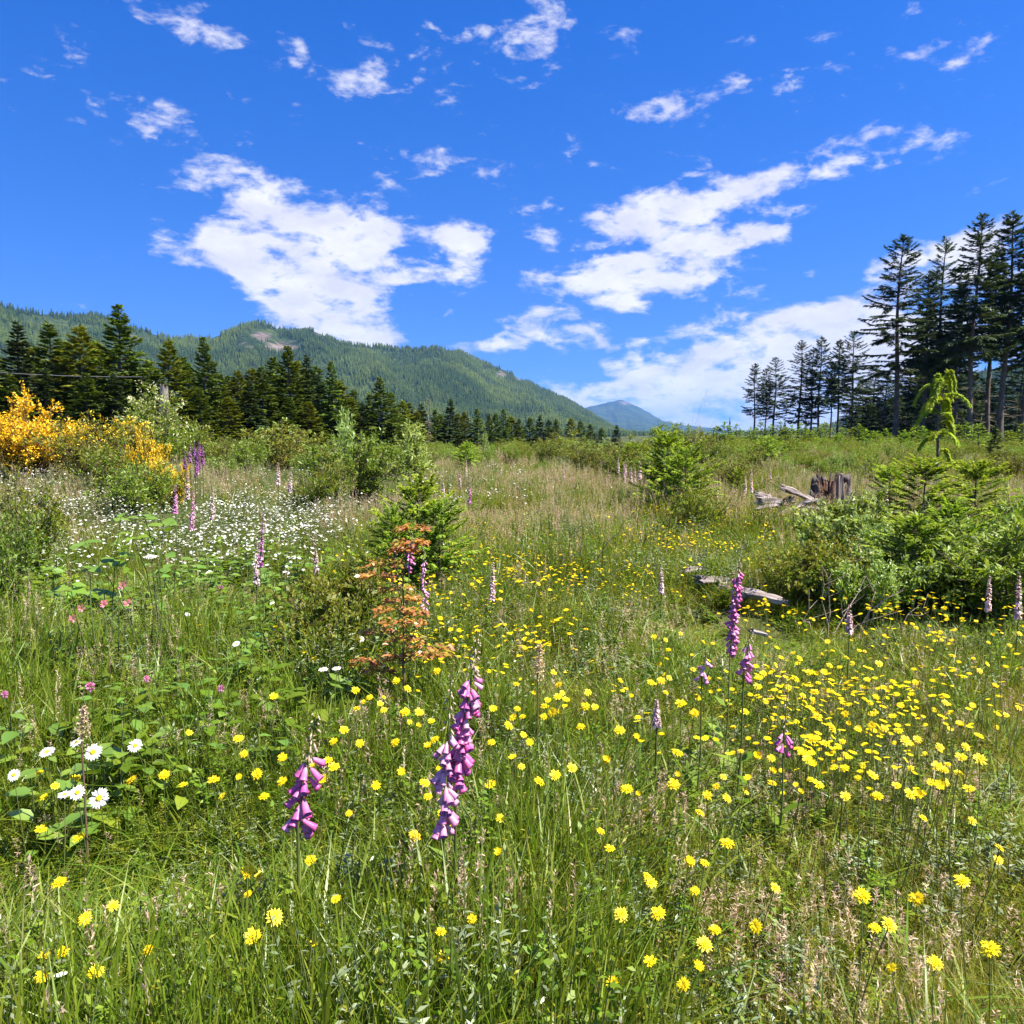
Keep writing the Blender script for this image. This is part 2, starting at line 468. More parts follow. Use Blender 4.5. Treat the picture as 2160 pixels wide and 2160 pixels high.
def bell_mat(name, deep, light):
    m = bpy.data.materials.new(name)
    m.use_nodes = True
    n, l = m.node_tree.nodes, m.node_tree.links
    n.clear()
    t = n.new('ShaderNodeTexCoord'); sp = n.new('ShaderNodeSeparateXYZ'); l.new(t.outputs['Object'], sp.inputs[0])
    nz_ = n.new('ShaderNodeTexNoise'); nz_.inputs['Scale'].default_value = 60; l.new(t.outputs['Object'], nz_.inputs['Vector'])
    oi = n.new('ShaderNodeObjectInfo')
    a = n.new('ShaderNodeMath'); a.operation = 'MULTIPLY_ADD'; a.inputs[1].default_value = -14; a.inputs[2].default_value = -.34
    l.new(sp.outputs[2], a.inputs[0])
    b = n.new('ShaderNodeMath'); b.operation = 'MULTIPLY_ADD'; b.inputs[1].default_value = .5
    l.new(nz_.outputs[0], b.inputs[0]); l.new(a.outputs[0], b.inputs[2])
    c = n.new('ShaderNodeMath'); c.operation = 'MULTIPLY_ADD'; c.inputs[1].default_value = .5; c.use_clamp = True
    l.new(oi.outputs['Random'], c.inputs[0]); l.new(b.outputs[0], c.inputs[2])
    mx = n.new('ShaderNodeMix'); mx.data_type = 'RGBA'
    mx.inputs[6].default_value = (*light, 1); mx.inputs[7].default_value = (*deep, 1)
    l.new(c.outputs[0], mx.inputs[0])
    df = n.new('ShaderNodeBsdfDiffuse'); tr = n.new('ShaderNodeBsdfTranslucent')
    l.new(mx.outputs[2], df.inputs[0]); l.new(mx.outputs[2], tr.inputs[0])
    ms = n.new('ShaderNodeMixShader'); ms.inputs[0].default_value = .48
    l.new(df.outputs[0], ms.inputs[1]); l.new(tr.outputs[0], ms.inputs[2])
    gl = n.new('ShaderNodeBsdfGlossy'); gl.inputs['Roughness'].default_value = .4
    mg = n.new('ShaderNodeMixShader'); mg.inputs[0].default_value = .05
    l.new(ms.outputs[0], mg.inputs[1]); l.new(gl.outputs[0], mg.inputs[2])
    o = n.new('ShaderNodeOutputMaterial'); l.new(mg.outputs[0], o.inputs[0])
    return m
M['fox_bell'] = bell_mat('fox_bell', (.80, .12, .46), (.90, .44, .70))
M['fox_bell_pale'] = bell_mat('fox_bell_pale', (.82, .30, .58), (.92, .70, .80))

# ------------------------------------------------------------------ ground
def build_ground():
    nr, na = 150, 240
    rr = np.concatenate([[0.0], np.geomspace(.4, 16500, nr - 1)])
    aa = np.linspace(0, 2 * math.pi, na, endpoint=False)
    X = rr[:, None] * np.cos(aa)[None]; Y = rr[:, None] * np.sin(aa)[None]
    Z = ground_z(X, Y)
    V = np.stack([X, Y, Z], -1).reshape(-1, 3)
    i = np.arange(nr - 1)[:, None]; j = np.arange(na)[None]
    k = (j + 1) % na
    F = np.stack(np.broadcast_arrays(i * na + j, i * na + k, (i + 1) * na + k, (i + 1) * na + j), -1).reshape(-1, 4)
    F = F[:, ::-1] if False else F
    mb = MB(); mb.add(V, F)
    o = bpy.data.objects.new('ground', mb.mesh('ground', M['soil'], True))
    COL.objects.link(o)
    tag(o, kind='structure')
build_ground()

# ------------------------------------------------------------------ mountains
def forest_slope_mat(name, blue=False):
    m = bpy.data.materials.new(name)
    m.use_nodes = True
    n, l = m.node_tree.nodes, m.node_tree.links
    bs = n['Principled BSDF']; bs.inputs['Roughness'].default_value = 1; bs.inputs['Specular IOR Level'].default_value = 0
    t = n.new('ShaderNodeTexCoord')
    def nz_(s, d, st=(1, 1, 1)):
        mp = n.new('ShaderNodeMapping'); mp.inputs['Scale'].default_value = st
        l.new(t.outputs['Object'], mp.inputs[0])
        q = n.new('ShaderNodeTexNoise'); q.inputs['Scale'].default_value = s; q.inputs['Detail'].default_value = d; q.inputs['Roughness'].default_value = .6
        l.new(mp.outputs[0], q.inputs[0]); return q.outputs[0]
    cr = n.new('ShaderNodeValToRGB')
    e = cr.color_ramp.elements
    e[0].position = .36; e[0].color = (.012, .024, .013, 1)
    e[1].position = .64; e[1].color = (.075, .095, .032, 1)
    x = e.new(.5); x.color = (.028, .046, .019, 1)
    ad = n.new('ShaderNodeMath'); ad.operation = 'MULTIPLY_ADD'; ad.inputs[1].default_value = .55
    l.new(nz_(.035, 5), ad.inputs[0])
    ad2 = n.new('ShaderNodeMath'); ad2.operation = 'MULTIPLY'; ad2.inputs[1].default_value = .45
    l.new(nz_(.004, 4), ad2.inputs[0]); l.new(ad2.outputs[0], ad.inputs[2])
    l.new(ad.outputs[0], cr.inputs[0])
    rk = n.new('ShaderNodeValToRGB')
    e = rk.color_ramp.elements
    e[0].position = .35; e[0].color = (.06, .05, .048, 1)
    e[1].position = .65; e[1].color = (.23, .185, .17, 1)
    l.new(nz_(.03, 8, (1, 1, .3)), rk.inputs[0])
    at_ = n.new('ShaderNodeAttribute'); at_.attribute_name = 'rock'
    ms = n.new('ShaderNodeMath'); ms.operation = 'MULTIPLY_ADD'; ms.inputs[1].default_value = 2.4; ms.use_clamp = True
    l.new(at_.outputs['Fac'], ms.inputs[0])
    sb = n.new('ShaderNodeMath'); sb.operation = 'MULTIPLY_ADD'; sb.inputs[1].default_value = 5.0; sb.inputs[2].default_value = -3.6
    l.new(nz_(.016, 6, (1, 1, .5)), sb.inputs[0]); l.new(sb.outputs[0], ms.inputs[2])
    mx = n.new('ShaderNodeMix'); mx.data_type = 'RGBA'
    l.new(ms.outputs[0], mx.inputs[0]); l.new(cr.outputs[0], mx.inputs[6]); l.new(rk.outputs[0], mx.inputs[7])
    l.new(mx.outputs[2], bs.inputs['Base Color'])
    bp = n.new('ShaderNodeBump'); bp.inputs['Strength'].default_value = 1; bp.inputs['Distance'].default_value = 14
    l.new(nz_(.05, 6), bp.inputs['Height']); l.new(bp.outputs[0], bs.inputs['Normal'])
    return m
M['slope'] = forest_slope_mat('forest_slope')
M['fox_spike_deep'] = ramp_mat('fox_spike_deep', [(0, (.16, .04, .18)), (.5, (.28, .09, .30)), (1, (.46, .22, .46))], .25, .03)

def build_ridge(name, table, dist, step, base_frac, spur, rocks, nv=46, seed=0.0):
    """table: skyline (photo px in 1932 units), dist: (px, metres) of the crest"""
    tp = np.array(table, float) * K
    dp = np.array(dist, float); dp[:, 0] *= K
    xs = np.arange(tp[0, 0], tp[-1, 0] + 1, step)
    ys = np.interp(xs, tp[:, 0], tp[:, 1])
    ys = ys + (np.array([fbm(x * .03 + seed, seed + 3, 4) for x in xs]) - .5) * 9
    rs = np.interp(xs, dp[:, 0], dp[:, 1])
    cols = []
    rock_v = []
    vv = np.concatenate([np.linspace(0, 1, nv), 1 + np.linspace(.05, .3, 6)])
    for i, (x, y, r) in enumerate(zip(xs, ys, rs)):
        d = direction(x, y)
        h = math.hypot(d.x, d.y)
        ux, uy = d.x / h, d.y / h
        zc = CAM_H + d.z / h * r
        z0 = -8.0
        az = math.atan2(ux, uy)
        pts = []
        for v in vv:
            if v <= 1:
                rad = r * (base_frac + (1 - base_frac) * v)
                p = .25 * v + .75 * v ** 1.6
                wv = v * (1 - v) * 4
                g = fbm(az * r * .0030 + seed + v * .7, v * 1.3 + seed, 4) - .5
                g2 = fbm(az * r * .011 + seed * 2 + v * .4, v * 3.1 + 7, 3) - .5
                p = p + wv * spur * (g * 1.0 + g2 * .28)
                p = min(p, .985 * (v * .5 + .5)) if v < 1 else 1.0
            else:
                rad = r * v
                p = 1 - (v - 1) * .8
            z = z0 + (zc - z0) * max(p, 0)
            pts.append((ux * rad, uy * rad, z))
        cols.append(pts)
    V = np.array(cols)
    nx, nvv = V.shape[:2]
    i = np.arange(nx - 1)[:, None]; j = np.arange(nvv - 1)[None]
    F = np.stack(np.broadcast_arrays(i * nvv + j, (i + 1) * nvv + j, (i + 1) * nvv + j + 1, i * nvv + j + 1), -1).reshape(-1, 4)
    Vf = V.reshape(-1, 3)
    mb = MB(); mb.add(Vf, F)
    me = mb.mesh(name, M['slope'], True)
    # rock outcrops, given where they stand on the slope
    c, s = math.cos(PITCH), math.sin(PITCH)
    dx, dy, dz = Vf[:, 0], Vf[:, 1], Vf[:, 2] - CAM_H
    f = dy * c - dz * s; u = dy * s + dz * c
    ppx = 1080 + dx / f * FPX; ppy = 1080 - u / f * FPX
    rock = np.zeros(len(Vf))
    for (rx, ry, rw, rh, w) in rocks:
        rock = np.maximum(rock, w * np.exp(-((ppx - rx * K) / (rw * K)) ** 2 - ((ppy - ry * K) / (rh * K)) ** 2))
    a = me.attributes.new('rock', 'FLOAT', 'POINT')
    a.data.foreach_set('value', rock.astype(np.float32))
    o = bpy.data.objects.new(name, me)
    COL.objects.link(o)
    tag(o, kind='structure')
    return V[:, :nv], rock.reshape(nx, nvv)[:, :nv]

MAIN = [(-3100, 640), (-1500, 610), (-600, 560), (-200, 560), (0, 578), (50, 591), (100, 596), (190, 598), (230, 610), (260, 622), (330, 640), (385, 641),
        (440, 624), (470, 613), (490, 608), (510, 614), (530, 625), (560, 627), (590, 626), (610, 634), (640, 650), (700, 655), (780, 662), (830, 658), (870, 667), (930, 690),
        (1000, 722), (1050, 746), (1100, 772), (1140, 800), (1200, 828), (1260, 842)]
ridge_v, ridge_r = build_ridge('mountain', MAIN, [(-3100, 2000), (0, 2300), (490, 2600), (830, 2900), (1260, 3900)], 5, .42, .62,
    [(495, 634, 26, 12, 1.0), (530, 655, 36, 12, 1.0), (465, 652, 22, 14, .8), (600, 632, 22, 6, .8), (255, 640, 60, 16, .45), (405, 640, 12, 12, .5),
     (945, 708, 14, 10, .85), (980, 714, 14, 8, .9), (1010, 722, 8, 6, .8), (915, 700, 14, 5, .6), (845, 664, 14, 4, .7), (60, 610, 50, 12, .4)], seed=2.0)
build_ridge('far_mountain', [(980, 800), (1040, 790), (1085, 772), (1110, 768), (1150, 758), (1170, 754), (1185, 757), (1215, 774), (1250, 794), (1290, 800), (1340, 807), (1400, 818), (1460, 829), (1600, 838)],
    [(980, 11500), (1600, 12500)], 3, .55, .22, [(1178, 760, 20, 5, .9), (1300, 806, 14, 3, .6)], nv=40, seed=11.0)
ridge2_v, ridge2_r = build_ridge('side_mountain', [(1380, 836), (1500, 822), (1560, 806), (1640, 770), (1760, 730), (1850, 700), (1932, 690), (2400, 640), (3300, 640), (5000, 640)],
    [(1380, 3400), (1932, 2600), (5000, 2200)], 7, .42, .28, [], nv=36, seed=23.0)

# ------------------------------------------------------------------ scatter of countless plants (geometry nodes)
def proto_collection(name, meshes):
    c = bpy.data.collections.new(name)
    for i, me in enumerate(meshes):
        o = bpy.data.objects.new('%s_%02d' % (name, i), me)
        c.objects.link(o)
    return c

def scatter(name, pts, rot, scl, idx, meshes, label):
    n = len(pts)
    me = bpy.data.meshes.new(name)
    me.vertices.add(n)
    me.vertices.foreach_set('co', np.asarray(pts, np.float32).ravel())
    for nm, arr, ty in (('inst_rot', rot, 'FLOAT_VECTOR'), ('inst_scale', scl, 'FLOAT_VECTOR'), ('inst_kind', idx, 'INT')):
        a = me.attributes.new(nm, ty, 'POINT')
        if ty == 'INT':
            a.data.foreach_set('value', np.asarray(arr, np.int32))
        else:
            a.data.foreach_set('vector', np.asarray(arr, np.float32).ravel())
    o = bpy.data.objects.new(name, me)
    COL.objects.link(o)
    ng = bpy.data.node_groups.new(name + '_scatter', 'GeometryNodeTree')
    ng.interface.new_socket('Geometry', in_out='INPUT', socket_type='NodeSocketGeometry')
    ng.interface.new_socket('Geometry', in_out='OUTPUT', socket_type='NodeSocketGeometry')
    N, L = ng.nodes, ng.links
    gi, go = N.new('NodeGroupInput'), N.new('NodeGroupOutput')
    ci = N.new('GeometryNodeCollectionInfo')
    ci.inputs['Collection'].default_value = proto_collection(name + '_source', meshes)
    ci.inputs['Separate Children'].default_value = True
    ci.inputs['Reset Children'].default_value = True
    ip = N.new('GeometryNodeInstanceOnPoints')
    ip.inputs['Pick Instance'].default_value = True
    def attr(nm, ty):
        q = N.new('GeometryNodeInputNamedAttribute'); q.data_type = ty
        q.inputs['Name'].default_value = nm
        return q.outputs['Attribute']
    L.new(gi.outputs[0], ip.inputs['Points'])
    L.new(ci.outputs[0], ip.inputs['Instance'])
    L.new(attr('inst_kind', 'INT'), ip.inputs['Instance Index'])
    L.new(attr('inst_rot', 'FLOAT_VECTOR'), ip.inputs['Rotation'])
    L.new(attr('inst_scale', 'FLOAT_VECTOR'), ip.inputs['Scale'])
    L.new(ip.outputs[0], go.inputs[0])
    md = o.modifiers.new('scatter', 'NODES')
    md.node_group = ng
    tag(o, label, None, None, 'stuff')
    return o

# far forest on the slopes
M['far_needle'] = ramp_mat('far_needle', [(0, (.014, .030, .012)), (.5, (.030, .055, .018)), (1, (.07, .10, .026))], 0, 0, val_var=.6)
def stands(m):
    """stands of lighter and darker forest across the slopes"""
    n, l = m.node_tree.nodes, m.node_tree.links
    hs = next(q for q in n if q.type == 'HUE_SAT')
    src = hs.inputs['Color'].links[0].from_socket
    g = n.new('ShaderNodeNewGeometry')
    q = n.new('ShaderNodeTexNoise'); q.inputs['Scale'].default_value = .0042; q.inputs['Detail'].default_value = 5; q.inputs['Roughness'].default_value = .62
    l.new(g.outputs['Position'], q.inputs['Vector'])
    r = n.new('ShaderNodeValToRGB')
    r.color_ramp.elements[0].position = .38; r.color_ramp.elements[0].color = (.48, .54, .6, 1)
    r.color_ramp.elements[1].position = .62; r.color_ramp.elements[1].color = (1.2, 1.1, .9, 1)
    x = n.new('ShaderNodeMix'); x.data_type = 'RGBA'; x.blend_type = 'MULTIPLY'; x.inputs[0].default_value = 1
    l.new(q.outputs[0], r.inputs[0]); l.new(src, x.inputs[6]); l.new(r.outputs[0], x.inputs[7]); l.new(x.outputs[2], hs.inputs['Color'])
stands(M['far_needle'])
def far_tree_mesh(seed):
    r = np.random.default_rng(seed)
    mb = MB()
    for k in range(4):
        z0 = .08 + k * .22; z1 = z0 + .36 - k * .02; rad = (.17 - k * .036)
        a = np.linspace(0, 2 * math.pi, 7, endpoint=False) + r.random() * 3
        rr = rad * (.75 + .5 * r.random(7))
        V = np.concatenate([np.stack([rr * np.cos(a), rr * np.sin(a), z0 - .05 * r.random(7)], -1), [[0, 0, min(z1, 1.0)]]])
        mb.add(V, [(j, (j + 1) % 7, 7) for j in range(7)])
    return mb.mesh('far_conifer', M['far_needle'])
far_meshes = [far_tree_mesh(i) for i in range(4)]

def slope_points(V, rock, n, keep_rock):
    nx, nv = V.shape[:2]
    w = np.linalg.norm(V[:-1, :-1] - V[1:, :-1], axis=-1) * np.linalg.norm(V[:-1, :-1] - V[:-1, 1:], axis=-1)
    r = np.hypot(V[:-1, :-1, 0], V[:-1, :-1, 1])
    az = np.degrees(np.arctan2(V[:-1, :-1, 0], V[:-1, :-1, 1]))
    w = w / (r / 2000) ** 1.2 * np.where(np.abs(az) < 38, 1, .12)
    pr = (w / w.sum()).ravel()
    c = rng.choice(len(pr), n, p=pr)
    i, j = c // (nv - 1), c % (nv - 1)
    u, v = rng.random(n)[:, None], rng.random(n)[:, None]
    P = (V[i, j] * (1 - u) + V[i + 1, j] * u) * (1 - v) + (V[i, j + 1] * (1 - u) + V[i + 1, j + 1] * u) * v
    rk = rock[i, j]
    ok = rng.random(n) > rk * keep_rock
    nn = fbm(P[:, 0] * .004, P[:, 1] * .004 + P[:, 2] * .01, 3)
    ok &= rng.random(n) < .12 + 1.5 * smooth(.38, .6, nn)
    return P[ok]
fp = np.concatenate([slope_points(ridge_v, ridge_r, 105000, 2.6), slope_points(ridge2_v, ridge2_r, 20000, 0)])
n = len(fp)
h = rng.uniform(9, 21, n)
scatter('hillside_forest', fp - [0, 0, 1], np.stack([np.zeros(n), np.zeros(n), rng.random(n) * 6.3], -1),
        np.stack([h * rng.uniform(.85, 1.35, n)] * 2 + [h], -1), rng.integers(0, 4, n), far_meshes, 'dark conifer forest covering the mountain slopes')

# ------------------------------------------------------------------ conifers
def conifer_mesh(seed, h, base, rmax, nbr, twigs, twL, twW, shape=.85, rise=.25, droop=.45, up=.2, trunk_r=.16,
                 mats=None, tipfrac=0.0, spread=1.0, gap=0.0, lean=.0, bare=0, bark='bark', hang=.25):
    """returns trunk mesh, crown mesh (, dead branch mesh): whorls of boughs, each a rib with needle sprays"""
    r = np.random.default_rng(seed)
    tr = MB()
    zz_ = np.linspace(0, h, 12)
    bend = np.stack([lean * h * (zz_ / h) ** 2 + .006 * h * np.sin(zz_ / h * 7 + seed), .006 * h * np.cos(zz_ / h * 6 + seed), zz_], -1)
    tube(tr, bend, trunk_r * (1 - zz_ / h) ** .8 + trunk_r * .05 + trunk_r * .35 * np.exp(-zz_ / (h * .03)), 9)
    trunk = tr.mesh('trunk', M[bark], True)
    cr = MB()
    t = np.sort(r.random(nbr)) ** .92
    z = base * h + (h - base * h) * t * .985
    if gap > 0:
        keep = vnoise(np.arange(nbr) * .35, np.full(nbr, seed * 3.3)) > gap
        z, t = z[keep], t[keep]
    nb = len(z)
    az = np.cumsum(r.uniform(1.6, 3.2, nb))
    prof = (1 - t) ** shape * (1 - .35 * np.exp(-t / .06))
    Lb = rmax * prof * r.uniform(.5, 1.2, nb) + rmax * .03
    droop_b = droop * r.uniform(.5, 1.5, nb); up_b = up * r.uniform(.4, 1.6, nb)
    dirs = np.stack([np.cos(az), np.sin(az), np.zeros(nb)], -1)
    side = np.stack([-np.sin(az), np.cos(az), np.zeros(nb)], -1)
    base_xy = np.stack([np.interp(z, bend[:, 2], bend[:, 0]), np.interp(z, bend[:, 2], bend[:, 1]), z], -1)
    steep = rise + .9 * t ** 2 + r.normal(0, .1, nb)
    # woody ribs
    S = np.linspace(0, 1, 5)
    for i in range(nb):
        P = base_xy[i] + dirs[i] * (Lb[i] * S)[:, None]
        P[:, 2] += Lb[i] * (steep[i] * S - droop_b[i] * S ** 2 + up_b[i] * S ** 3)
        tube(cr, P, np.linspace(.05, .012, 5) * trunk_r * 2.2, 3, 0, False)
    # sprays
    cnt = np.maximum(4, (twigs * (Lb / rmax) ** .8).astype(int))
    bi = np.repeat(np.arange(nb), cnt)
    n_ = len(bi)
    s = .12 + .88 * np.sqrt(r.random(n_))
    C = base_xy[bi] + dirs[bi] * (Lb[bi] * s)[:, None]
    C[:, 2] += Lb[bi] * (steep[bi] * s - droop_b[bi] * s ** 2 + up_b[bi] * s ** 3)
    slope = steep[bi] - 2 * droop_b[bi] * s + 3 * up_b[bi] * s ** 2
    sg = r.choice([-1, 1], n_) * r.uniform(.15, 1.1, n_) * spread
    A = dirs[bi] * r.uniform(.35, 1, n_)[:, None] + side[bi] * sg[:, None]
    A[:, 2] += slope * .8 - hang * r.random(n_)
    N = np.stack([r.normal(0, .35, n_), r.normal(0, .35, n_), np.ones(n_)], -1)
    L = twL * r.uniform(.6, 1.25, n_) * (1.1 - .5 * s) * (.55 + .45 * (Lb[bi] / rmax))
    W = L * twW
    tip = (s > 1 - tipfrac) if tipfrac > 0 else np.zeros(n_, bool)
    cards(cr, C[~tip], A[~tip], N[~tip], L[~tip], W[~tip], 1)
    if tip.any():
        A2 = A[tip].copy(); A2[:, 2] -= .15
        cards(cr, C[tip], A2, N[tip], L[tip] * .95, W[tip], 2)
    # leader
    q = 14
    C = np.stack([np.full(q, bend[-1, 0]), np.full(q, bend[-1, 1]), h * (1 - .08 * r.random(q))], -1)
    A = np.stack([r.normal(0, .5, q), r.normal(0, .5, q), np.full(q, .8)], -1)
    cards(cr, C, A, r.normal(0, 1, (q, 3)), twL * .6, twL * .6 * twW, 2 if tipfrac > 0 else 1)
    crown = cr.mesh('crown', mats, False)
    dead = None
    if bare:
        db = MB()
        for i in range(bare):
            zb = r.uniform(.12, base + .08) * h
            a = r.random() * 6.28
            ln = rmax * r.uniform(.15, .5)
            p0 = np.array([np.interp(zb, bend[:, 2], bend[:, 0]), np.interp(zb, bend[:, 2], bend[:, 1]), zb])
            d = np.array([math.cos(a), math.sin(a), r.uniform(-.25, .12)])
            P = p0 + d * np.linspace(0, ln, 4)[:, None]
            P[:, 2] -= np.linspace(0, 1, 4) ** 2 * ln * .15
            tube(db, P, np.linspace(.028, .008, 4), 3, 0, False)
            for q in range(3):
                st = p0 + d * ln * r.uniform(.35, .95)
                e = st + np.array([r.normal(0, .25), r.normal(0, .25), r.normal(-.1, .15)]) * ln
                tube(db, [st, (st + e) / 2, e], [.012, .009, .005], 3, 0, False)
        dead = db.mesh('dead_branches', M['dead_twig'])
    return trunk, crown, dead

def place_tree(name, meshes, px, top_py, depth, h0, label, cat, group, rz=None, widen=1.0, tilt=0.0):
    """stand a tree at a depth so that its tip reaches a height in the photo"""
    tip = at(px, top_py, depth)
    g = gz(tip.x, tip.y)
    hh = tip.z - g
    s = hh / h0
    e = empty(name, (tip.x, tip.y, g - .03 * s), random.random() * 6.28 if rz is None else rz, (s * widen, s * widen, s))
    e.rotation_euler[0] = tilt
    tk = child('trunk', meshes[0], e)
    child('crown', meshes[1], e)
    if len(meshes) > 2 and meshes[2]: tag(child('dead_branches', meshes[2], tk), kind='stuff')
    return tag(e, label, cat, group)

TM = [M['twig'], M['needle_dark']]
tall = [conifer_mesh(100 + i, 26, b, w, 215, 120, .85, .27, shape=.66, rise=.10, droop=.36, up=.22, trunk_r=.30, mats=TM, gap=g_, bare=26, bark='bark', hang=.5)
        for i, (b, w, g_) in enumerate([(.30, 4.9, .12), (.42, 3.6, .16), (.36, 4.2, .10), (.26, 4.6, .2), (.46, 3.3, .1)])]
thin = [conifer_mesh(200 + i, 16, b, w * 1.2, 175, 92, .62, .30, shape=.62, rise=.12, droop=.3, up=.2, trunk_r=.17, mats=TM, gap=g_, bare=22, bark='bark', hang=.5)
        for i, (b, w, g_) in enumerate([(.34, 2.2, .14), (.28, 2.5, .1), (.42, 1.9, .2), (.2, 2.3, .12)])]
YM = [M['twig'], M['needle_young']]
dense = [conifer_mesh(300 + i, 10, .03, w, 230, 125, .58, .40, shape=sh, rise=.22, droop=.35, up=.18, trunk_r=.13, mats=[M['twig'], M[mm]], hang=.3)
         for i, (w, sh, mm) in enumerate([(2.9, 1.05, 'needle_young'), (2.5, 1.0, 'needle_young'), (3.0, .92, 'needle_olive'), (2.3, 1.1, 'needle_dark'), (2.7, .95, 'needle_young')])]

dark_dense = [conifer_mesh(350 + i, 10, .06, w, 170, 100, .6, .36, shape=.7, rise=.15, droop=.4, up=.15, trunk_r=.13, mats=TM, hang=.4) for i, w in enumerate((2.8, 2.3, 3.1))]
# left tree line: (tip x, tip y, depth, mesh, widen, label)
LEFT = [
    (-60, 690, 58, 2, 1.1, 'broad olive conifer cut off by the left edge, behind the yellow broom'),
    (34, 680, 55, 3, 1.0, 'narrow dark conifer nearest the left edge, behind the big yellow broom'),
    (101, 680, 58, 1, 1.1, 'dark spired conifer second from the left, behind the big yellow broom'),
    (166, 688, 56, 2, 1.0, 'broad olive-green conifer third from the left, just left of the tallest left one'),
    (246, 643, 54, 0, .95, 'tallest conifer of the left tree line, its spire above the mountain ridge'),
    (310, 760, 60, 4, 1.0, 'low conifer in the gap right of the tallest left conifer'),
    (354, 718, 52, 2, .85, 'pointed conifer behind the white-blossomed bush, with olive flanks'),
    (427, 711, 54, 0, .72, 'slim sharp conifer below the saddle of the ridge, lit on its right side'),
    (500, 782, 60, 2, .9, 'olive conifer between the slim sharp one and the drooping pair'),
    (550, 772, 50, 1, .95, 'green conifer with sagging boughs below the rocky peak'),
    (608, 730, 52, 0, .9, 'broad dark conifer, taller one of the touching pair right of the rocky peak'),
    (645, 750, 55, 3, .85, 'dark conifer, shorter one of the touching pair right of the rocky peak'),
    (698, 760, 54, 1, .72, 'slender spired conifer right of the touching pair'),
    (740, 838, 62, 2, 1.0, 'small olive conifer between the slender spired one and the stout black one'),
    (801, 796, 48, 0, .95, 'stout nearly black conifer standing alone left of the grey dead spindle'),
    (850, 845, 70, 2, 1.0, 'olive conifer just right of the stout black conifer'),
    (917, 862, 88, 1, .9, 'short conifer immediately right of the grey dead spindle'),
    (949, 842, 86, 3, 1.0, 'dark spired conifer, tallest of the middle row below the ridge'),
    (980, 868, 95, 2, .8, 'small olive conifer second from the tall dark one in the middle row'),
    (1006, 861, 95, 1, .9, 'conifer in the centre of the middle row, above the tan grass'),
    (1032, 872, 98, 0, .8, 'dark green conifer just left of the twin-topped one in the middle row'),
    (1062, 862, 96, 4, .8, 'pale-topped conifer at the right end of the middle row'),
    (1095, 882, 105, 1, .8, 'lower conifer following the pale-topped one down to the right'),
    (1140, 876, 110, 3, 1.1, 'dark conifer standing out below the foot of the long ridge'),
    (1173, 884, 115, 0, .9, 'small conifer right of the dark one at the ridge foot'),
    (1205, 882, 118, 2, .9, 'bushy conifer below the notch between the two mountains'),
    (1268, 903, 130, 0, 1.2, 'low dark conifer under the left flank of the blue far mountain'),
]
for (px, py, d, k, wd, lab) in LEFT:
    place_tree('conifer', dense[k], px, py, d, 10, lab, 'tree', 'conifers of the left tree line', widen=wd * 1.5)
fill = [(-20, 740, 66), (68, 745, 66), (135, 735, 68), (205, 735, 66), (285, 775, 70), (330, 790, 44), (395, 780, 66), (465, 800, 66), (525, 815, 46), (580, 800, 64), (672, 800, 66),
        (725, 850, 70), (765, 860, 60), (832, 872, 60), (880, 880, 80), (930, 885, 100), (965, 884, 104), (1045, 884, 104), (1078, 890, 110), (1118, 893, 115), (1158, 897, 120), (1225, 900, 125), (1245, 906, 130), (1300, 908, 135),
        (130, 770, 72), (275, 745, 70), (385, 765, 72), (445, 775, 70), (480, 805, 68), (530, 790, 70), (575, 765, 68), (625, 775, 70), (668, 785, 68), (715, 815, 68), (745, 835, 66), (778, 840, 66), (825, 840, 66), (862, 860, 80), (890, 862, 84), (20, 800, 46), (90, 790, 48), (180, 800, 46), (240, 800, 46), (420, 830, 44), (480, 850, 42), (610, 850, 44), (650, 860, 44)]
def beside(px, table):
    """which trees of a labelled row a filler stands next to"""
    j = min(range(len(table)), key=lambda q: abs(table[q][0] - px))
    return j, ('left of' if px < table[j][0] else 'right of')
LEFT_SHORT = ['the cut-off olive conifer', 'the first narrow dark conifer', 'the second dark spired conifer', 'the third broad olive conifer', 'the tallest left conifer', 'the low gap conifer',
    'the pointed conifer behind the blossomed bush', 'the slim sharp conifer', 'the olive conifer by the slim one', 'the sagging conifer', 'the taller touching conifer', 'the shorter touching conifer',
    'the slender spired conifer', 'the small olive conifer', 'the stout black conifer', 'the olive conifer by the black one', 'the short conifer at the dead spindle', 'the tall dark middle-row conifer',
    'the small olive middle-row conifer', 'the centre middle-row conifer', 'the twin-topped conifer', 'the pale-topped conifer', 'the lower right middle-row conifer', 'the dark ridge-foot conifer',
    'the small ridge-foot conifer', 'the bushy notch conifer', 'the conifer below the blue mountain']
seen = {}
def once(lab):
    """the same words a second time: say that this one stands farther out"""
    k = seen[lab] = seen.get(lab, 0) + 1
    return lab if k == 1 else lab.replace('just ', '').replace(' conifer', ' outer conifer', 1).replace('shaded fir', 'shaded outer fir') if k == 2 else lab.replace('young green', 'young green outermost')
for i, (px, py, d) in enumerate(fill):
    j, sd = beside(px, LEFT)
    near = 'in front' if d < 50 else 'set back'
    lab = 'low filler conifer %s, just %s %s' % (near, sd, LEFT_SHORT[j])
    place_tree('conifer', dense[(i * 2 + i // 3) % 5], px, py - 12, d, 10, once(lab), 'tree', 'low filler conifers of the left tree line', widen=1.7)

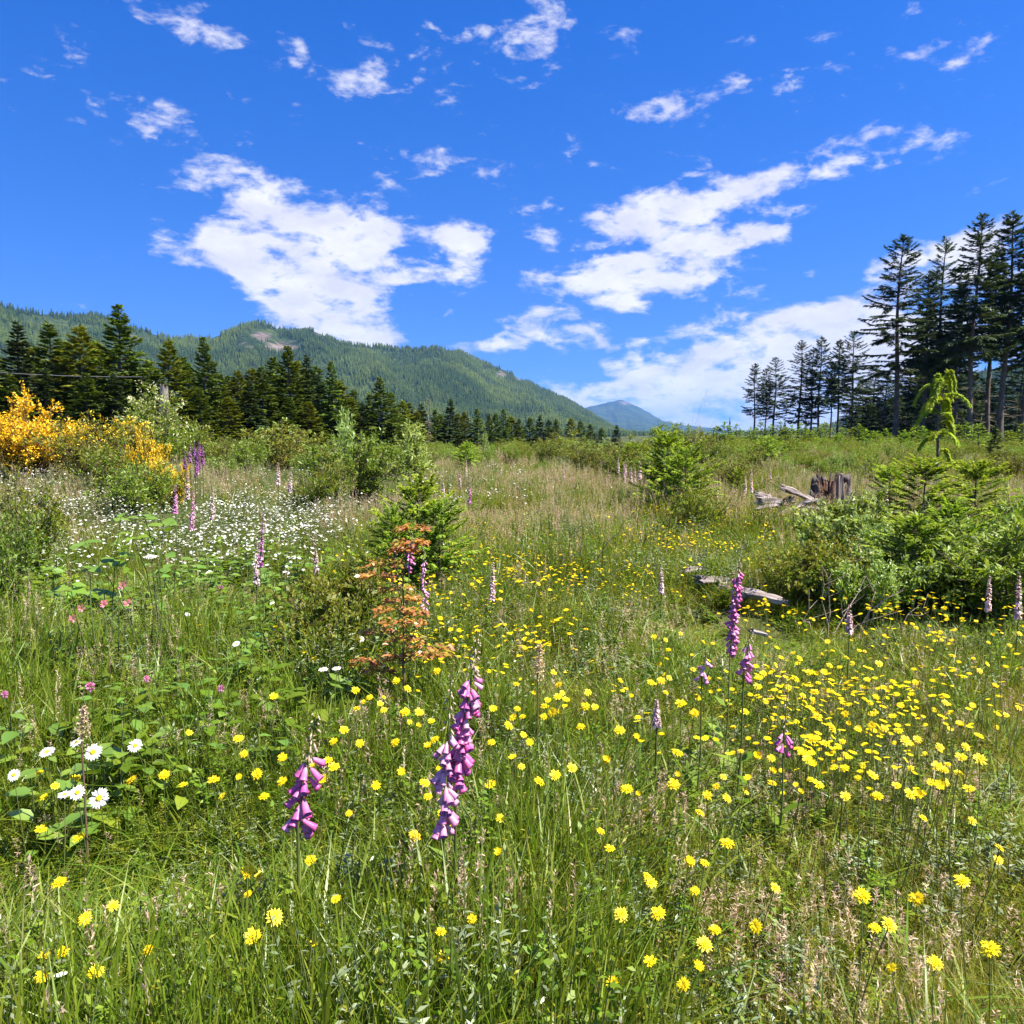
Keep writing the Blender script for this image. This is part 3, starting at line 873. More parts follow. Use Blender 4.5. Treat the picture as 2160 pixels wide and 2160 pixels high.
# right stand: (tip x, tip y, depth, 'tall'/'thin', mesh, widen, label)
RIGHT = [
    (1594, 767, 150, thin, 0, 1.1, 'thin bare-trunked tree at the left end of the right stand'),
    (1618, 777, 152, thin, 2, 1.0, 'shorter thin tree, middle of the first three trees of the right stand'),
    (1637, 754, 146, thin, 1, 1.15, 'fullest of the first three trees of the right stand, a gap to its right'),
    (1692, 718, 138, thin, 3, 1.15, 'airy tree opening the second cluster of the right stand, pale against cloud'),
    (1716, 736, 134, thin, 1, 1.0, 'dense dark tree second in the second cluster of the right stand'),
    (1733, 711, 132, thin, 0, 1.0, 'sharp-tipped tallest tree of the second cluster in the right stand'),
    (1757, 762, 136, thin, 2, .9, 'short thin tree right of the sharp-tipped one in the right stand'),
    (1773, 717, 132, thin, 2, 1.0, 'bare-trunked spindly tree before the dense column in the right stand'),
    (1803, 698, 118, thin, 1, 1.1, 'dense brownish-green column tree just left of the big wide fir'),
    (1905, 494, 92, tall, 0, 1.05, 'big wide fir with long swept boughs at the left of the tallest trees'),
    (1962, 575, 98, tall, 1, 1.0, 'shorter dark fir tucked right of the big wide fir'),
    (1996, 498, 100, tall, 3, .9, 'tall narrow fir behind the arching hemlock sapling'),
    (2028, 600, 96, tall, 4, 1.0, 'dark shorter fir left of the pale-trunked tall fir'),
    (2069, 452, 84, tall, 2, .95, 'tallest fir with its lower trunk bare and pale on the right side'),
    (2104, 530, 96, tall, 4, 1.0, 'fir between the two tallest ones near the right edge'),
    (2140, 448, 86, tall, 1, 1.05, 'tall fir close to the right edge of the photo'),
    (2185, 500, 88, tall, 2, 1.0, 'tall fir half cut off by the right edge'),
]
for (px, py, d, fam, k, wd, lab) in RIGHT:
    place_tree('fir', fam[k], px, py, d, 26 if fam is tall else 16, lab, 'tree', 'tall firs of the right stand', widen=wd * 1.12)
RIGHT_SHORT = ['the first thin tree', 'the shorter thin tree', 'the fullest of the first three', 'the airy tree', 'the dense dark thin tree', 'the sharp-tipped tree', 'the short thin tree', 'the spindly tree',
    'the brownish column tree', 'the big wide fir', 'the shorter tucked-in fir', 'the narrow fir behind the hemlock', 'the dark shorter fir', 'the tallest pale-trunked fir', 'the fir between the tallest two', 'the fir at the right edge', 'the cut-off fir']
for i, (px, py, d) in enumerate([(1822, 800, 122), (1848, 770, 128), (1872, 790, 118), (1920, 760, 122), (1945, 720, 126), (1978, 700, 124), (2012, 730, 120), (2050, 760, 122), (1890, 830, 110), (1960, 810, 112), (2000, 820, 110), (1838, 850, 108), (2120, 770, 124), (2160, 740, 118), (2085, 800, 120),
        (1858, 845, 104), (1915, 850, 104), (1940, 790, 116), (1985, 775, 116), (2030, 790, 116), (2062, 850, 106), (2105, 850, 106), (2145, 840, 104), (1975, 862, 102), (2020, 860, 102), (1800, 830, 112)]):
    j, sd = beside(px, RIGHT)
    near = 'low in front' if d < 109 else ('half hidden' if d < 119 else 'far back')
    place_tree('fir', (thin if i % 4 == 1 else dark_dense)[i % 3], px, py, d, 16 if i % 4 == 1 else 10, once('shaded fir %s, just %s %s' % (near, sd, RIGHT_SHORT[j])), 'tree', 'shaded firs inside the right stand', widen=1.5)

# ------------------------------------------------------------------ shrubs
def shrub_mesh(seed, h, w, nstem, nsub, nleaf, leafL, leafW, mats, cone=0.0, upright=.5, updir=.4, tipmat=None, tipfrac=.0, stem_r=.012, leaf_from=.25, depth=None):
    """stems fan out of the base, twigs off the stems, leaves along the twigs; mats = [wood, leaf, (tip)]"""
    r = np.random.default_rng(seed)
    depth = depth or w
    wood, lf = MB(), MB()
    ends = []
    for i in range(nstem):
        a = r.random() * 6.28
        rad = math.sqrt(r.random())
        top = h * (1 - cone * rad) * r.uniform(.72, 1.0)
        p1 = np.array([math.cos(a) * rad * w / 2, math.sin(a) * rad * depth / 2, top])
        p0 = np.array([math.cos(a) * rad * w * .08, math.sin(a) * rad * depth * .08, -.05])
        T = np.linspace(0, 1, 6)[:, None]
        P = p0 + (p1 - p0) * np.concatenate([T ** (1 + upright), T ** (1 + upright), T ** .9], 1)
        P[1:-1] += r.normal(0, .03 * h, (4, 3))
        tube(wood, P, np.linspace(stem_r, stem_r * .3, 6), 4, 0, False)
        for j in range(nsub):
            t = leaf_from + (1 - leaf_from) * r.random() ** .8
            k = min(int(t * 5), 4); ft = t * 5 - k
            q0 = P[k] * (1 - ft) + P[k + 1] * ft
            d = r.normal(0, 1, 3) * [1, 1, .5]; d += (q0 - [0, 0, h * .3]) / h * .8; d[2] += updir
            d /= np.linalg.norm(d)
            ln = h * .22 * r.uniform(.6, 1.3) * (1.15 - .5 * t)
            q1 = q0 + d * ln
            tube(wood, [q0, (q0 + q1) / 2 + r.normal(0, .02 * h, 3), q1], [stem_r * .35, stem_r * .25, stem_r * .15], 3, 0, False)
            ends.append((q0, q1))
    E0 = np.array([e[0] for e in ends]); E1 = np.array([e[1] for e in ends])
    bi = r.integers(0, len(ends), nleaf)
    s = r.random(nleaf) ** .7
    ax = E1[bi] - E0[bi]
    C = E0[bi] + ax * s[:, None] + r.normal(0, .012 * h, (nleaf, 3))
    A = unit(ax) * .7 + r.normal(0, .65, (nleaf, 3)); A[:, 2] += .1
    N = r.normal(0, .6, (nleaf, 3)) + [0, 0, 1.0]
    L = leafL * r.uniform(.55, 1.25, nleaf)
    rel = s + C[:, 2] / h * .6
    tip = (rel > np.quantile(rel, 1 - tipfrac)) if tipfrac > 0 else np.zeros(nleaf, bool)
    cards(lf, C[~tip], A[~tip], N[~tip], L[~tip], L[~tip] * leafW, 0, fold=.12)
    if tip.any(): cards(lf, C[tip], A[tip], N[tip], L[tip], L[tip] * leafW, 1, fold=.12)
    return wood.mesh('stems', mats[0]), lf.mesh('leaves', mats[1:], False)

def place_shrub(name, meshes, px, top_py, depth, h0, label, cat='shrub', group=None, wscale=1.0, rz=None, parts=('stems', 'leaves')):
    tip = at(px, top_py, depth)
    g = gz(tip.x, tip.y)
    s = (tip.z - g) / h0 * 1.04
    e = empty(name, (tip.x, tip.y, g), random.random() * 6.28 if rz is None else rz, (s * wscale, s * wscale, s))
    for nm, me in zip(parts, meshes):
        if me: child(nm, me, e)
    return tag(e, label, cat, group)

W_ = M['twig']
broom_big = shrub_mesh(1, 2.5, 2.7, 46, 16, 17000, .075, .55, [W_, M['leaf_olive'], M['broom']], cone=.35, upright=.4, updir=.8, tipfrac=.74, stem_r=.02, leaf_from=.35)
broom_dull = shrub_mesh(2, 2.0, 2.4, 36, 14, 9000, .075, .42, [W_, M['leaf_olive'], M['broom']], cone=.3, upright=.4, updir=.8, tipfrac=.07, stem_r=.018)
broom_small = shrub_mesh(3, 1.6, 1.9, 30, 14, 8000, .07, .5, [W_, M['leaf_olive'], M['broom']], cone=.35, upright=.3, updir=.7, tipfrac=.66, stem_r=.016)
place_shrub('broom', broom_big, 62, 842, 16, 2.5, 'large golden broom bush in bloom at the left edge', group='broom bushes', wscale=1.0)
place_shrub('broom', broom_big, -60, 856, 17, 2.5, 'golden broom bush half cut off by the left edge', group='broom bushes', wscale=1.0, rz=2.2)
place_shrub('broom', broom_dull, 200, 865, 15.5, 2.0, 'faded olive broom with few golden flowers right of the big golden one', group='broom bushes', wscale=1.0)
place_shrub('broom', broom_small, 302, 908, 14.5, 1.6, 'small golden broom below the white-blossomed bush', group='broom bushes', wscale=.5)
place_shrub('broom', broom_small, 348, 945, 13, 1.6, 'lowest golden broom beside the purple foxglove cluster', group='broom bushes', wscale=.5)

leafy = [shrub_mesh(10 + i, 1.5, w, ns, 15, nl, ll, lw, [W_, M[a], M[b]], cone=cn, tipfrac=tf, stem_r=.013)
         for i, (w, ns, nl, ll, lw, a, b, cn, tf) in enumerate([
            (1.5, 26, 6500, .060, .45, 'leaf_green', 'leaf_pale', .4, .18), (1.8, 28, 7000, .055, .5, 'leaf_olive', 'leaf_pale', .35, .12),
            (1.3, 22, 5500, .075, .32, 'leaf_pale', 'leaf_green', .45, .4), (1.7, 28, 7000, .06, .48, 'leaf_green', 'leaf_olive', .35, .3)])]
blossom = shrub_mesh(20, 3.4, 2.7, 40, 16, 14000, .09, .48, [W_, M['leaf_green'], M['blossom']], cone=.65, tipfrac=.10, stem_r=.025)
place_shrub('blossom_bush', blossom, 318, 785, 24, 3.4, 'tall pointed green bush with pale blossom at its tips behind the small broom', group=None)
pale_sap = shrub_mesh(21, 2.4, 1.2, 16, 16, 2600, .16, .3, [W_, M['leaf_pale'], M['leaf_bright']], cone=.7, upright=.3, updir=1.0, tipfrac=.65, stem_r=.014)
place_shrub('pale_sapling', pale_sap, 872, 878, 22, 2.4, 'bright pale-leaved sapling in front of the stout black conifer')
place_shrub('pale_sapling', pale_sap, 1022, 908, 38, 2.4, 'thin silvery sapling in front of the middle row of conifers', wscale=.55)
place_shrub('pale_sapling', pale_sap, 728, 848, 16.5, 2.4, 'pale spiky willow rising behind the round green willow', wscale=.5)
SHRUBS = [
    (40, 990, 8.0, 3, .6, 'bright green bush at the left edge below the golden broom'),
    (-10, 1040, 6.6, 0, .6, 'low bright green bush cut off by the left edge'),
    (285, 955, 12, 0, 1.0, 'round green bush between the faded broom and the small golden broom'),
    (240, 920, 14, 3, .9, 'leafy bush just below the faded olive broom'),
    (360, 865, 26, 3, 1.0, 'dark leafy bush right of the white-blossomed bush'),
    (450, 905, 27, 1, 1.0, 'olive bush right of the purple foxglove cluster'),
    (520, 905, 24, 0, .8, 'loose green bush below the sagging conifer'),
    (595, 878, 27, 1, 1.15, 'tall tan-green bush with brown twigs below the touching conifer pair'),
    (655, 925, 22, 2, .9, 'pale bush right of the tan-green bush'),
    (735, 880, 14.5, 0, 1.0, 'round green willow left of the pale-leaved sapling'),
    (690, 955, 13.5, 3, .7, 'lower green bush leaning on the round willow'),
    (780, 930, 18, 3, .7, 'small bush right of the round green willow'),
    (890, 940, 23, 3, .6, 'yellow-green bush at the foot of the pale-leaved sapling'),
    (1078, 938, 40, 2, .5, 'second smaller silvery sapling right of the thin one'),
    (1000, 945, 36, 1, 1.2, 'low rusty-green bush before the middle row of conifers'),
    (1200, 912, 42, 3, 1.2, 'green bush below the notch between the mountains'),
    (1270, 922, 30, 1, 1.2, 'yellow-green bush with brown flower heads above the lavender foxgloves'),
    (1340, 918, 30, 3, 1.2, 'bright bush under the blue far mountain'),
    (1392, 882, 34, 2, 1.0, 'feathery pale bush against the blue far mountain'),
    (1440, 876, 36, 0, .8, 'thin-twigged dark bush reaching above the far ridge'),
    (1475, 896, 36, 1, .8, 'yellow-green upright bush right of the thin-twigged dark bush'),
    (1425, 945, 14.5, 3, .9, 'rounded bright bush in the middle right with dark shade beneath'),
    (1390, 925, 18, 0, .8, 'leafy bush behind the rounded bright bush'),
    (1478, 1010, 11.5, 3, .75, 'low yellow-green bush at the foot of the rounded bright one'),
    (1545, 955, 20, 1, 1.0, 'olive bush right of the rounded bright bush'),
    (1590, 940, 30, 3, 1.3, 'yellow-green thicket bush behind the stump'),
    (1680, 945, 32, 3, 1.4, 'bright thicket bush straight behind the stump'),
    (1770, 950, 28, 0, 1.3, 'green thicket bush right of the stump'),
    (1850, 955, 24, 3, 1.2, 'bright low thicket bush left of the arching hemlock sapling'),
    (2130, 935, 24, 1, 1.2, 'yellow-green bush at the right edge beside the small dark conifer'),
    (1165, 914, 34, 3, 1.2, 'low bright bush left of the notch between the mountains'),
    (1235, 918, 26, 1, 1.1, 'olive bush above the tan grass left of the yellow-green one'),
    (1310, 932, 21, 3, 1.1, 'bright low bush above the lavender foxglove clump'),
    (1505, 922, 30, 3, 1.2, 'bright bush below the lone thin dark spire'),
    (1095, 935, 38, 3, 1.2, 'green bush below the pale-topped middle-row conifer'),
    (460, 950, 19, 0, .9, 'grey-green bush below the olive one, right of the purple cluster'),
    (2165, 1005, 8.0, 2, .8, 'pale glossy-leaved bush at the right edge'),
]
for (px, py, d, k, wd, lab) in SHRUBS:
    place_shrub('leafy_shrub', leafy[k], px, py, d, 1.5, lab, group='leafy bushes in the meadow', wscale=wd)

# undergrowth of young trees before the right stand
sap_far = [conifer_mesh(400 + i, 2.0, .02, .85, 70, 60, .20, .36, shape=.8, rise=.25, droop=.3, up=.15, trunk_r=.03, mats=[M['twig'], M[mm], M['needle_tip']], tipfrac=.15)
           for i, mm in enumerate(['needle_sapling', 'needle_young', 'needle_sapling'])]
r2 = np.random.default_rng(5)
for i in range(44):
    px = 1500 + i * 15.5 + r2.uniform(-8, 8)
    d = r2.uniform(48, 84)
    j, sd = beside(px, RIGHT)
    place_tree('young_conifer', sap_far[i % 3], px, 896 + r2.uniform(-8, 18), d, 2.0, once('young green %s conifer in the undergrowth, %s %s' % ('nearer' if d < 60 else ('middle' if d < 72 else 'farther'), sd, RIGHT_SHORT[j])), 'tree', 'young conifers of the undergrowth', widen=1.4)
for (px, py, d, k, lab) in [(1656, 888, 100, 3, 'small dark pointed conifer between the two thin clusters of the right stand'), (1700, 895, 104, 0, 'low black conifer at the foot of the second thin cluster'),
                            (1540, 880, 90, 3, 'lone thin dark spire left of the right stand'), (2100, 893, 33, 3, 'small black-green conifer in front of the pale bare trunk'), (1648, 898, 98, 1, 'low conifer at the foot of the first thin trees')]:
    place_tree('young_conifer', dense[k], px, py, d, 10, lab, 'tree', 'small dark conifers by the right stand', widen=1.1 if px != 1540 else .5)

# near saplings
SM = [M['twig'], M['needle_sapling'], M['needle_tip']]
sap = [conifer_mesh(500 + i, 1.4, .02, w, 125, 175, .105, .36, shape=.55, rise=.3, droop=.35, up=.15, trunk_r=.022, mats=SM, tipfrac=tf, spread=1.1, hang=.4)
       for i, (w, tf) in enumerate([(.75, .28), (.95, .22), (.85, .34)])]
SAPS = [
    (880, 1012, 7.8, 0, 1.0, 'bushy young fir in the middle left, just behind the orange-leaved shrub'),
    (925, 1060, 7.2, 2, .9, 'lower yellow-green young fir touching the bushy one on its right'),
    (830, 1075, 7.0, 1, .7, 'small dark young fir left of the bushy one'),
    (1955, 970, 10.2, 2, 1.1, 'young fir with drooping pale tips at the top of the big thicket'),
    (2060, 975, 10.6, 2, 1.1, 'young fir with drooping tips right of the top one in the thicket'),
    (1930, 1090, 6.9, 2, 1.1, 'front young fir of the big thicket with bright fanned branches'),
    (2010, 1060, 7.6, 0, 1.0, 'green young fir in the middle of the thicket'),
    (1880, 985, 12.5, 2, 1.0, 'far young fir at the back left of the thicket'),
    (1560, 990, 16, 0, .8, 'small young fir left of the stump'),
    (1408, 915, 14.0, 0, .9, 'upright young fir rising from the rounded bright bush in the middle right'),
    (1448, 950, 12.6, 1, .9, 'bright young fir at the right side of the rounded bright bush'),
    (1335, 935, 24, 2, 1.0, 'young fir left of the rounded bright bush, by the lavender clump'),
    (1620, 925, 30, 1, 1.1, 'young fir on the far side of the log debris left of the stump'),
    (985, 935, 30, 0, 1.1, 'small young fir in front of the middle row of conifers'),
]
for (px, py, d, k, wd, lab) in SAPS:
    place_tree('young_fir', sap[k], px, py, d, 1.4, lab, 'tree', 'young firs in the meadow', widen=wd)
low_bush = shrub_mesh(31, 1.0, 1.3, 24, 16, 7500, .05, .42, [W_, M['leaf_green'], M['leaf_pale']], cone=.3, tipfrac=.25, stem_r=.009)
bright_bush = shrub_mesh(33, 1.2, 1.9, 30, 17, 9500, .07, .4, [W_, M['leaf_green'], M['leaf_bright']], cone=.35, tipfrac=.3, stem_r=.01)
sunny_bush = shrub_mesh(34, 1.0, 1.3, 26, 16, 7000, .05, .45, [W_, M['leaf_green'], M['leaf_olive']], cone=.3, tipfrac=.5, stem_r=.009)
for (px, py, d, ws, lab) in [(1850, 1025, 8.6, 1.0, 'widest leafy bush of the big thicket at the right'), (1805, 1075, 8.2, .75, 'left yellow-green leafy bush of the big thicket'),
                             (2125, 1055, 8.2, .8, 'leafy bush of the thicket close to the right edge'), (1825, 1145, 6.6, .7, 'low leafy bush of the thicket behind the bare dead twigs'), (1985, 1120, 6.9, .8, 'front leafy bush of the thicket right of the front young fir')]:
    place_shrub('leafy_shrub', bright_bush, px, py, d, 1.2, lab, group='leafy bushes in the meadow', wscale=ws)
place_shrub('leafy_shrub', sunny_bush, 1730, 1125, 6.9, 1.0, 'pale-leaved low bush at the left foot of the big thicket', group='leafy bushes in the meadow')
low_bush2 = shrub_mesh(32, 1.0, 1.1, 26, 16, 5200, .075, .26, [W_, M['leaf_green'], M['leaf_pale']], cone=.3, tipfrac=.4, stem_r=.009)
place_shrub('leafy_shrub', low_bush2, 2090, 1080, 6.6, 1.0, 'willow bush with narrow glossy pale leaves right of the thicket', group='leafy bushes in the meadow', wscale=1.1)
place_shrub('leafy_shrub', sunny_bush, 750, 1172, 5.0, 1.0, 'rounded green bush left of the orange-leaved shrub', group='leafy bushes in the meadow', wscale=.9)
place_shrub('leafy_shrub', sunny_bush, 690, 1225, 4.7, 1.0, 'small yellow-green bush left of the rounded green one', group='leafy bushes in the meadow', wscale=.7)

# hemlock sapling with arching tips
def hemlock():
    p = at(1985, 800, 22)
    g = gz(p.x, p.y)
    H = p.z - g
    e = empty('hemlock_sapling', (p.x, p.y, g))
    r = np.random.default_rng(77)
    tb = MB()
    tube(tb, [(0, 0, 0), (.03, 0, H * .3), (-.03, 0, H * .6), (.02, 0, H * .8), (.12, 0, H * .93)], [.045, .04, .03, .022, .012], 6)
    child('trunk', tb.mesh('trunk', M['bark'], True), e)
    arcs = [(.93, .38, .5, 0.0), (.9, .45, .42, .5), (.86, -.62, .34, 0.3), (.84, .6, .1, -.4), (.8, -.5, .12, -.5), (.78, .5, .18, .8), (.72, -.35, .05, .6), (.6, .42, .12, .2), (.55, -.3, -.05, -.3), (.35, .35, .12, .1), (.88, -.3, .4, -.4), (.95, -.2, .3, .2), (.66, .5, .15, .5), (.68, -.48, .12, .4), (.5, .3, .1, -.5), (.46, -.35, .1, .5), (.76, -.55, .2, -.1), (.8, .3, .25, .7)]
    for (z0, dx, rise_, dy) in arcs:
        bm_ = MB()
        T = np.linspace(0, 1, 16)
        P = np.stack([dx * 1.05 * T, dy * .7 * T, z0 * H + (rise_ * 3.4 + .3) * T - (rise_ * 3.4 + .50) * T ** 2], -1)
        P[:, 0] += .04
        tube(bm_, P, np.linspace(.012, .004, 16), 4, 0, False)
        n_ = 520
        t = r.random(n_) ** .6
        k = np.minimum((t * 15).astype(int), 14)
        C = P[k] + (P[k + 1] - P[k]) * (t * 15 - k)[:, None]
        dirv = unit(P[k + 1] - P[k])
        sd = np.stack([-dirv[:, 1], dirv[:, 0], np.zeros(n_)], -1) * r.choice([-1, 1], n_)[:, None]
        A = sd + dirv * .5 + np.stack([r.normal(0, .2, n_), r.normal(0, .2, n_), r.uniform(-.5, .15, n_)], -1)
        cards(bm_, C, A, r.normal(0, .4, (n_, 3)) + [0, 0, 1], r.uniform(.07, .16, n_), .032, 1)
        child('bough', bm_.mesh('bough', [M['twig'], M['needle_tip']]), e)
    tag(e, 'thin young hemlock with arching pale green boughs before the tall right firs', 'tree')
hemlock()

# bare dead twigs beside the thicket
def dead_twigs(px, py, d, H, n_, label):
    p = at(px, py, d)
    mb = MB()
    r = np.random.default_rng(int(px))
    for i in range(n_):
        a = r.normal(.3, .5); b = r.normal(0, .4)
        l_ = H * r.uniform(.6, 1.1)
        T = np.linspace(0, 1, 5)[:, None]
        P = np.array([r.normal(0, .12), r.normal(0, .08), 0]) + np.array([a, b, 1.0]) * l_ * T + np.concatenate([r.normal(0, .03, (5, 3))])
        tube(mb, P, np.linspace(.007, .002, 5), 4, 0, False)
        for k in range(2):
            q = P[2 + k]
            tube(mb, [q, q + np.array([r.normal(.1, .15), r.normal(0, .1), r.uniform(.05, .2)]) * H], [.003, .0015], 3, 0, False)
    o = bpy.data.objects.new('dead_shrub', mb.mesh('dead_shrub', M['dead_twig']))
    COL.objects.link(o)
    o.location = (p.x, p.y, gz(p.x, p.y))
    tag(o, label, 'shrub')
dead_twigs(1800, 1150, 6.2, .6, 9, 'bundle of bare dead twigs before the young firs at the right')
dead_twigs(1445, 850, 34, 3.2, 9, 'bare twiggy branches standing against the cloud above the dark bush')
dead_twigs(1240, 1150, 7.8, .7, 10, 'brownish dead stalks in the grass at the centre right')

# pale dead spindle tree and broken snag
spindle = conifer_mesh(600, 8, .05, .9, 90, 40, .35, .2, shape=.8, rise=.1, droop=.3, up=.1, trunk_r=.09, mats=[M['dead_twig'], M['dead_twig']], bark='bark_pale')
place_tree('dead_tree', spindle, 902, 838, 80, 8, 'greyish pink dead conifer spindle between the stout black conifer and the middle row', 'tree', None)
def snag():
    p = at(345, 818, 34)
    g = gz(p.x, p.y)
    mb = MB(); r = np.random.default_rng(4)
    H = p.z - g
    a = np.linspace(0, 2 * math.pi, 16, endpoint=False)
    rows = []
    for k, t in enumerate(np.linspace(0, 1, 9)):
        rad = (.26 - .10 * t) * (1 + .18 * np.sin(a * 5 + 1) * (1 - .4 * t) + r.normal(0, .05, 16))
        z = t * H + (r.uniform(-.35, .25, 16) if k == 8 else 0)
        rows.append(np.stack([rad * np.cos(a), rad * np.sin(a), np.broadcast_to(z, 16)], -1))
    V = np.concatenate(rows)
    F = [(k * 16 + j, k * 16 + (j + 1) % 16, (k + 1) * 16 + (j + 1) % 16, (k + 1) * 16 + j) for k in range(8) for j in range(16)]
    mb.add(V, F)
    mb.add(np.concatenate([V[-16:], [[0, 0, H * .93]]]), [(j, (j + 1) % 16, 16) for j in range(16)])
    o = bpy.data.objects.new('broken_snag', mb.mesh('broken_snag', M['bark_pale']))
    COL.objects.link(o); o.location = (p.x, p.y, g)
    tag(o, 'pale grey broken snag behind the white-blossomed bush', 'dead tree')
snag()

# overhead cable at the left
def cable():
    a, b = at(-260, 762, 46), at(300, 795, 52)
    T = np.linspace(0, 1, 24)[:, None]
    P = np.array(a) + (np.array(b) - np.array(a)) * T
    P[:, 2] -= (4 * T * (1 - T))[:, 0] * .25
    mb = MB(); tube(mb, P, .022, 6)
    m = noise_mat('cable_sheath', [(.3, (.09, .09, .1)), (.7, (.16, .16, .17))], 30, 3, .6, 0)
    o = bpy.data.objects.new('overhead_cable', mb.mesh('overhead_cable', m, True)); COL.objects.link(o)
    tag(o, 'grey overhead cable crossing in front of the left conifers', 'cable')
cable()

# ------------------------------------------------------------------ stump and weathered wood
def stump():
    p = at(1750, 996, 13)
    g = gz(p.x, p.y)
    H = p.z - g
    e = empty('tree_stump', (p.x, p.y, g))
    r = np.random.default_rng(9)
    na, nk = 96, 14
    a = np.linspace(0, 2 * math.pi, na, endpoint=False)
    ca, sa = np.cos(a), np.sin(a)
    rows = []
    # splintered rim: high at the right and the back, broken down at the left
    spl = vnoise(ca * 4 + 9, sa * 4 + 3)
    spk = vnoise(ca * 13 + 2, sa * 13 + 5)
    low_ = .42 * smooth(.15, 1.0, -ca * .8 - sa * .35) + .26 * np.clip(.62 - spl, 0, 1) * 2 + .22 * np.clip(.7 - spk, 0, 1)
    for k in range(nk):
        t = k / (nk - 1)
        tw = t * .5
        ridge = vnoise(np.cos(a + tw * .3) * 2.6 + 4, np.sin(a + tw * .3) * 2.6 + 7 + t * .6)
        fine_r = vnoise(ca * 9 + t * .8, sa * 9 - t * .5)
        crk = np.clip(.36 - vnoise(ca * 6 + 20, sa * 6 + 11 + t * .5), 0, 1)
        rad = .33 + .30 * (1 - t) ** 2.2 * (.35 + 1.2 * ridge) + .16 * (ridge - .5) + .07 * (fine_r - .5) - .38 * crk
        rad = np.maximum(rad * (1 - .05 * t), .12)
        z = t * H * (1 - low_ * t ** .6 * .9)
        rows.append(np.stack([rad * ca, rad * .9 * sa, z], -1))
    # hollow rotten top
    for sc, dz in ((.82, -.06), (.6, -.26), (.3, -.34)):
        q = rows[nk - 1].copy(); q[:, :2] *= sc; q[:, 2] += dz
        rows.append(q)
    V = np.concatenate(rows)
    nn = len(rows)
    F = [(k * na + j, k * na + (j + 1) % na, (k + 1) * na + (j + 1) % na, (k + 1) * na + j) for k in range(nk) for j in range(na)]
    mb = MB(); mb.add(V, F)
    child('shell', mb.mesh('shell', M['old_wood']), e)
    mb = MB()
    F2 = [(k * na + j, k * na + (j + 1) % na, (k + 1) * na + (j + 1) % na, (k + 1) * na + j) for k in range(nk, nn - 1) for j in range(na)]
    mb.add(V, F2); b0 = (nn - 1) * na
    mb.add(np.concatenate([V[b0:], V[b0:].mean(0, keepdims=True)]), [(j, (j + 1) % na, na) for j in range(na)])
    child('hollow', mb.mesh('hollow', M['rot_wood']), e)
    # dark split at the front left and spreading roots
    mb = MB()
    tube(mb, [(-.05, -.32, H * .86), (-.1, -.37, H * .62), (-.08, -.40, H * .38), (-.12, -.5, H * .15)], [.035, .06, .07, .05], 7)
    child('rotten_split', mb.mesh('rotten_split', M['rot_wood']), e)
    for (dx, dy, ln, rr, zz0) in [(.9, -.45, .62, .09, .42), (-.55, -.8, .7, .1, .4), (-1, -.25, 1.0, .11, .45), (.4, -.95, .6, .08, .36)]:
        mb = MB()
        d = np.array([dx, dy, 0]) / math.hypot(dx, dy)
        T = np.linspace(0, 1, 6)
        P = d * (.22 + ln * T)[:, None]; P[:, 2] = zz0 * (1 - T) ** 1.6 + .02
        tube(mb, P, rr * (1 - .6 * T), 8)
        child('root', mb.mesh('root', M['old_wood_flat']), e)
    tag(e, 'weathered grey tree stump with dark hollow splits in the right meadow', 'stump')
stump()

def log_mesh(seed, L, rad, flat=.6, jag=.7):
    r = np.random.default_rng(seed)
    na, nk = 20, 16
    a = np.linspace(0, 2 * math.pi, na, endpoint=False)
    ridg = 1 + .4 * (vnoise(a * 2.3, np.full(na, seed * 1.7)) - .5) * 2 + .25 * (vnoise(a * 7.3, np.full(na, seed * 2.7)) - .5)
    rows = []
    for k in range(nk):
        t = k / (nk - 1)
        rr = rad * ridg * (1 + jag * (vnoise(a * 1.5 + t * 3, np.full(na, seed + t * 4)) - .5)) * (1 - .25 * t)
        x = (t - .5) * L + (r.uniform(-.18, .18, na) * L if k in (0, nk - 1) else 0)
        rows.append(np.stack([np.broadcast_to(x, na), rr * np.cos(a), rr * flat * np.sin(a) + .03 * L * math.sin(t * 3)], -1))
    V = np.concatenate(rows)
    F = [(k * na + j, k * na + (j + 1) % na, (k + 1) * na + (j + 1) % na, (k + 1) * na + j) for k in range(nk - 1) for j in range(na)]
    mb = MB(); mb.add(V, F)
    for b0, c in ((0, V[:na].mean(0)), ((nk - 1) * na, V[-na:].mean(0))):
        mb.add(np.concatenate([V[b0:b0 + na], [c]]), [(j, (j + 1) % na, na) for j in range(na)])
    return mb.mesh('weathered_wood', M['old_wood_flat'])
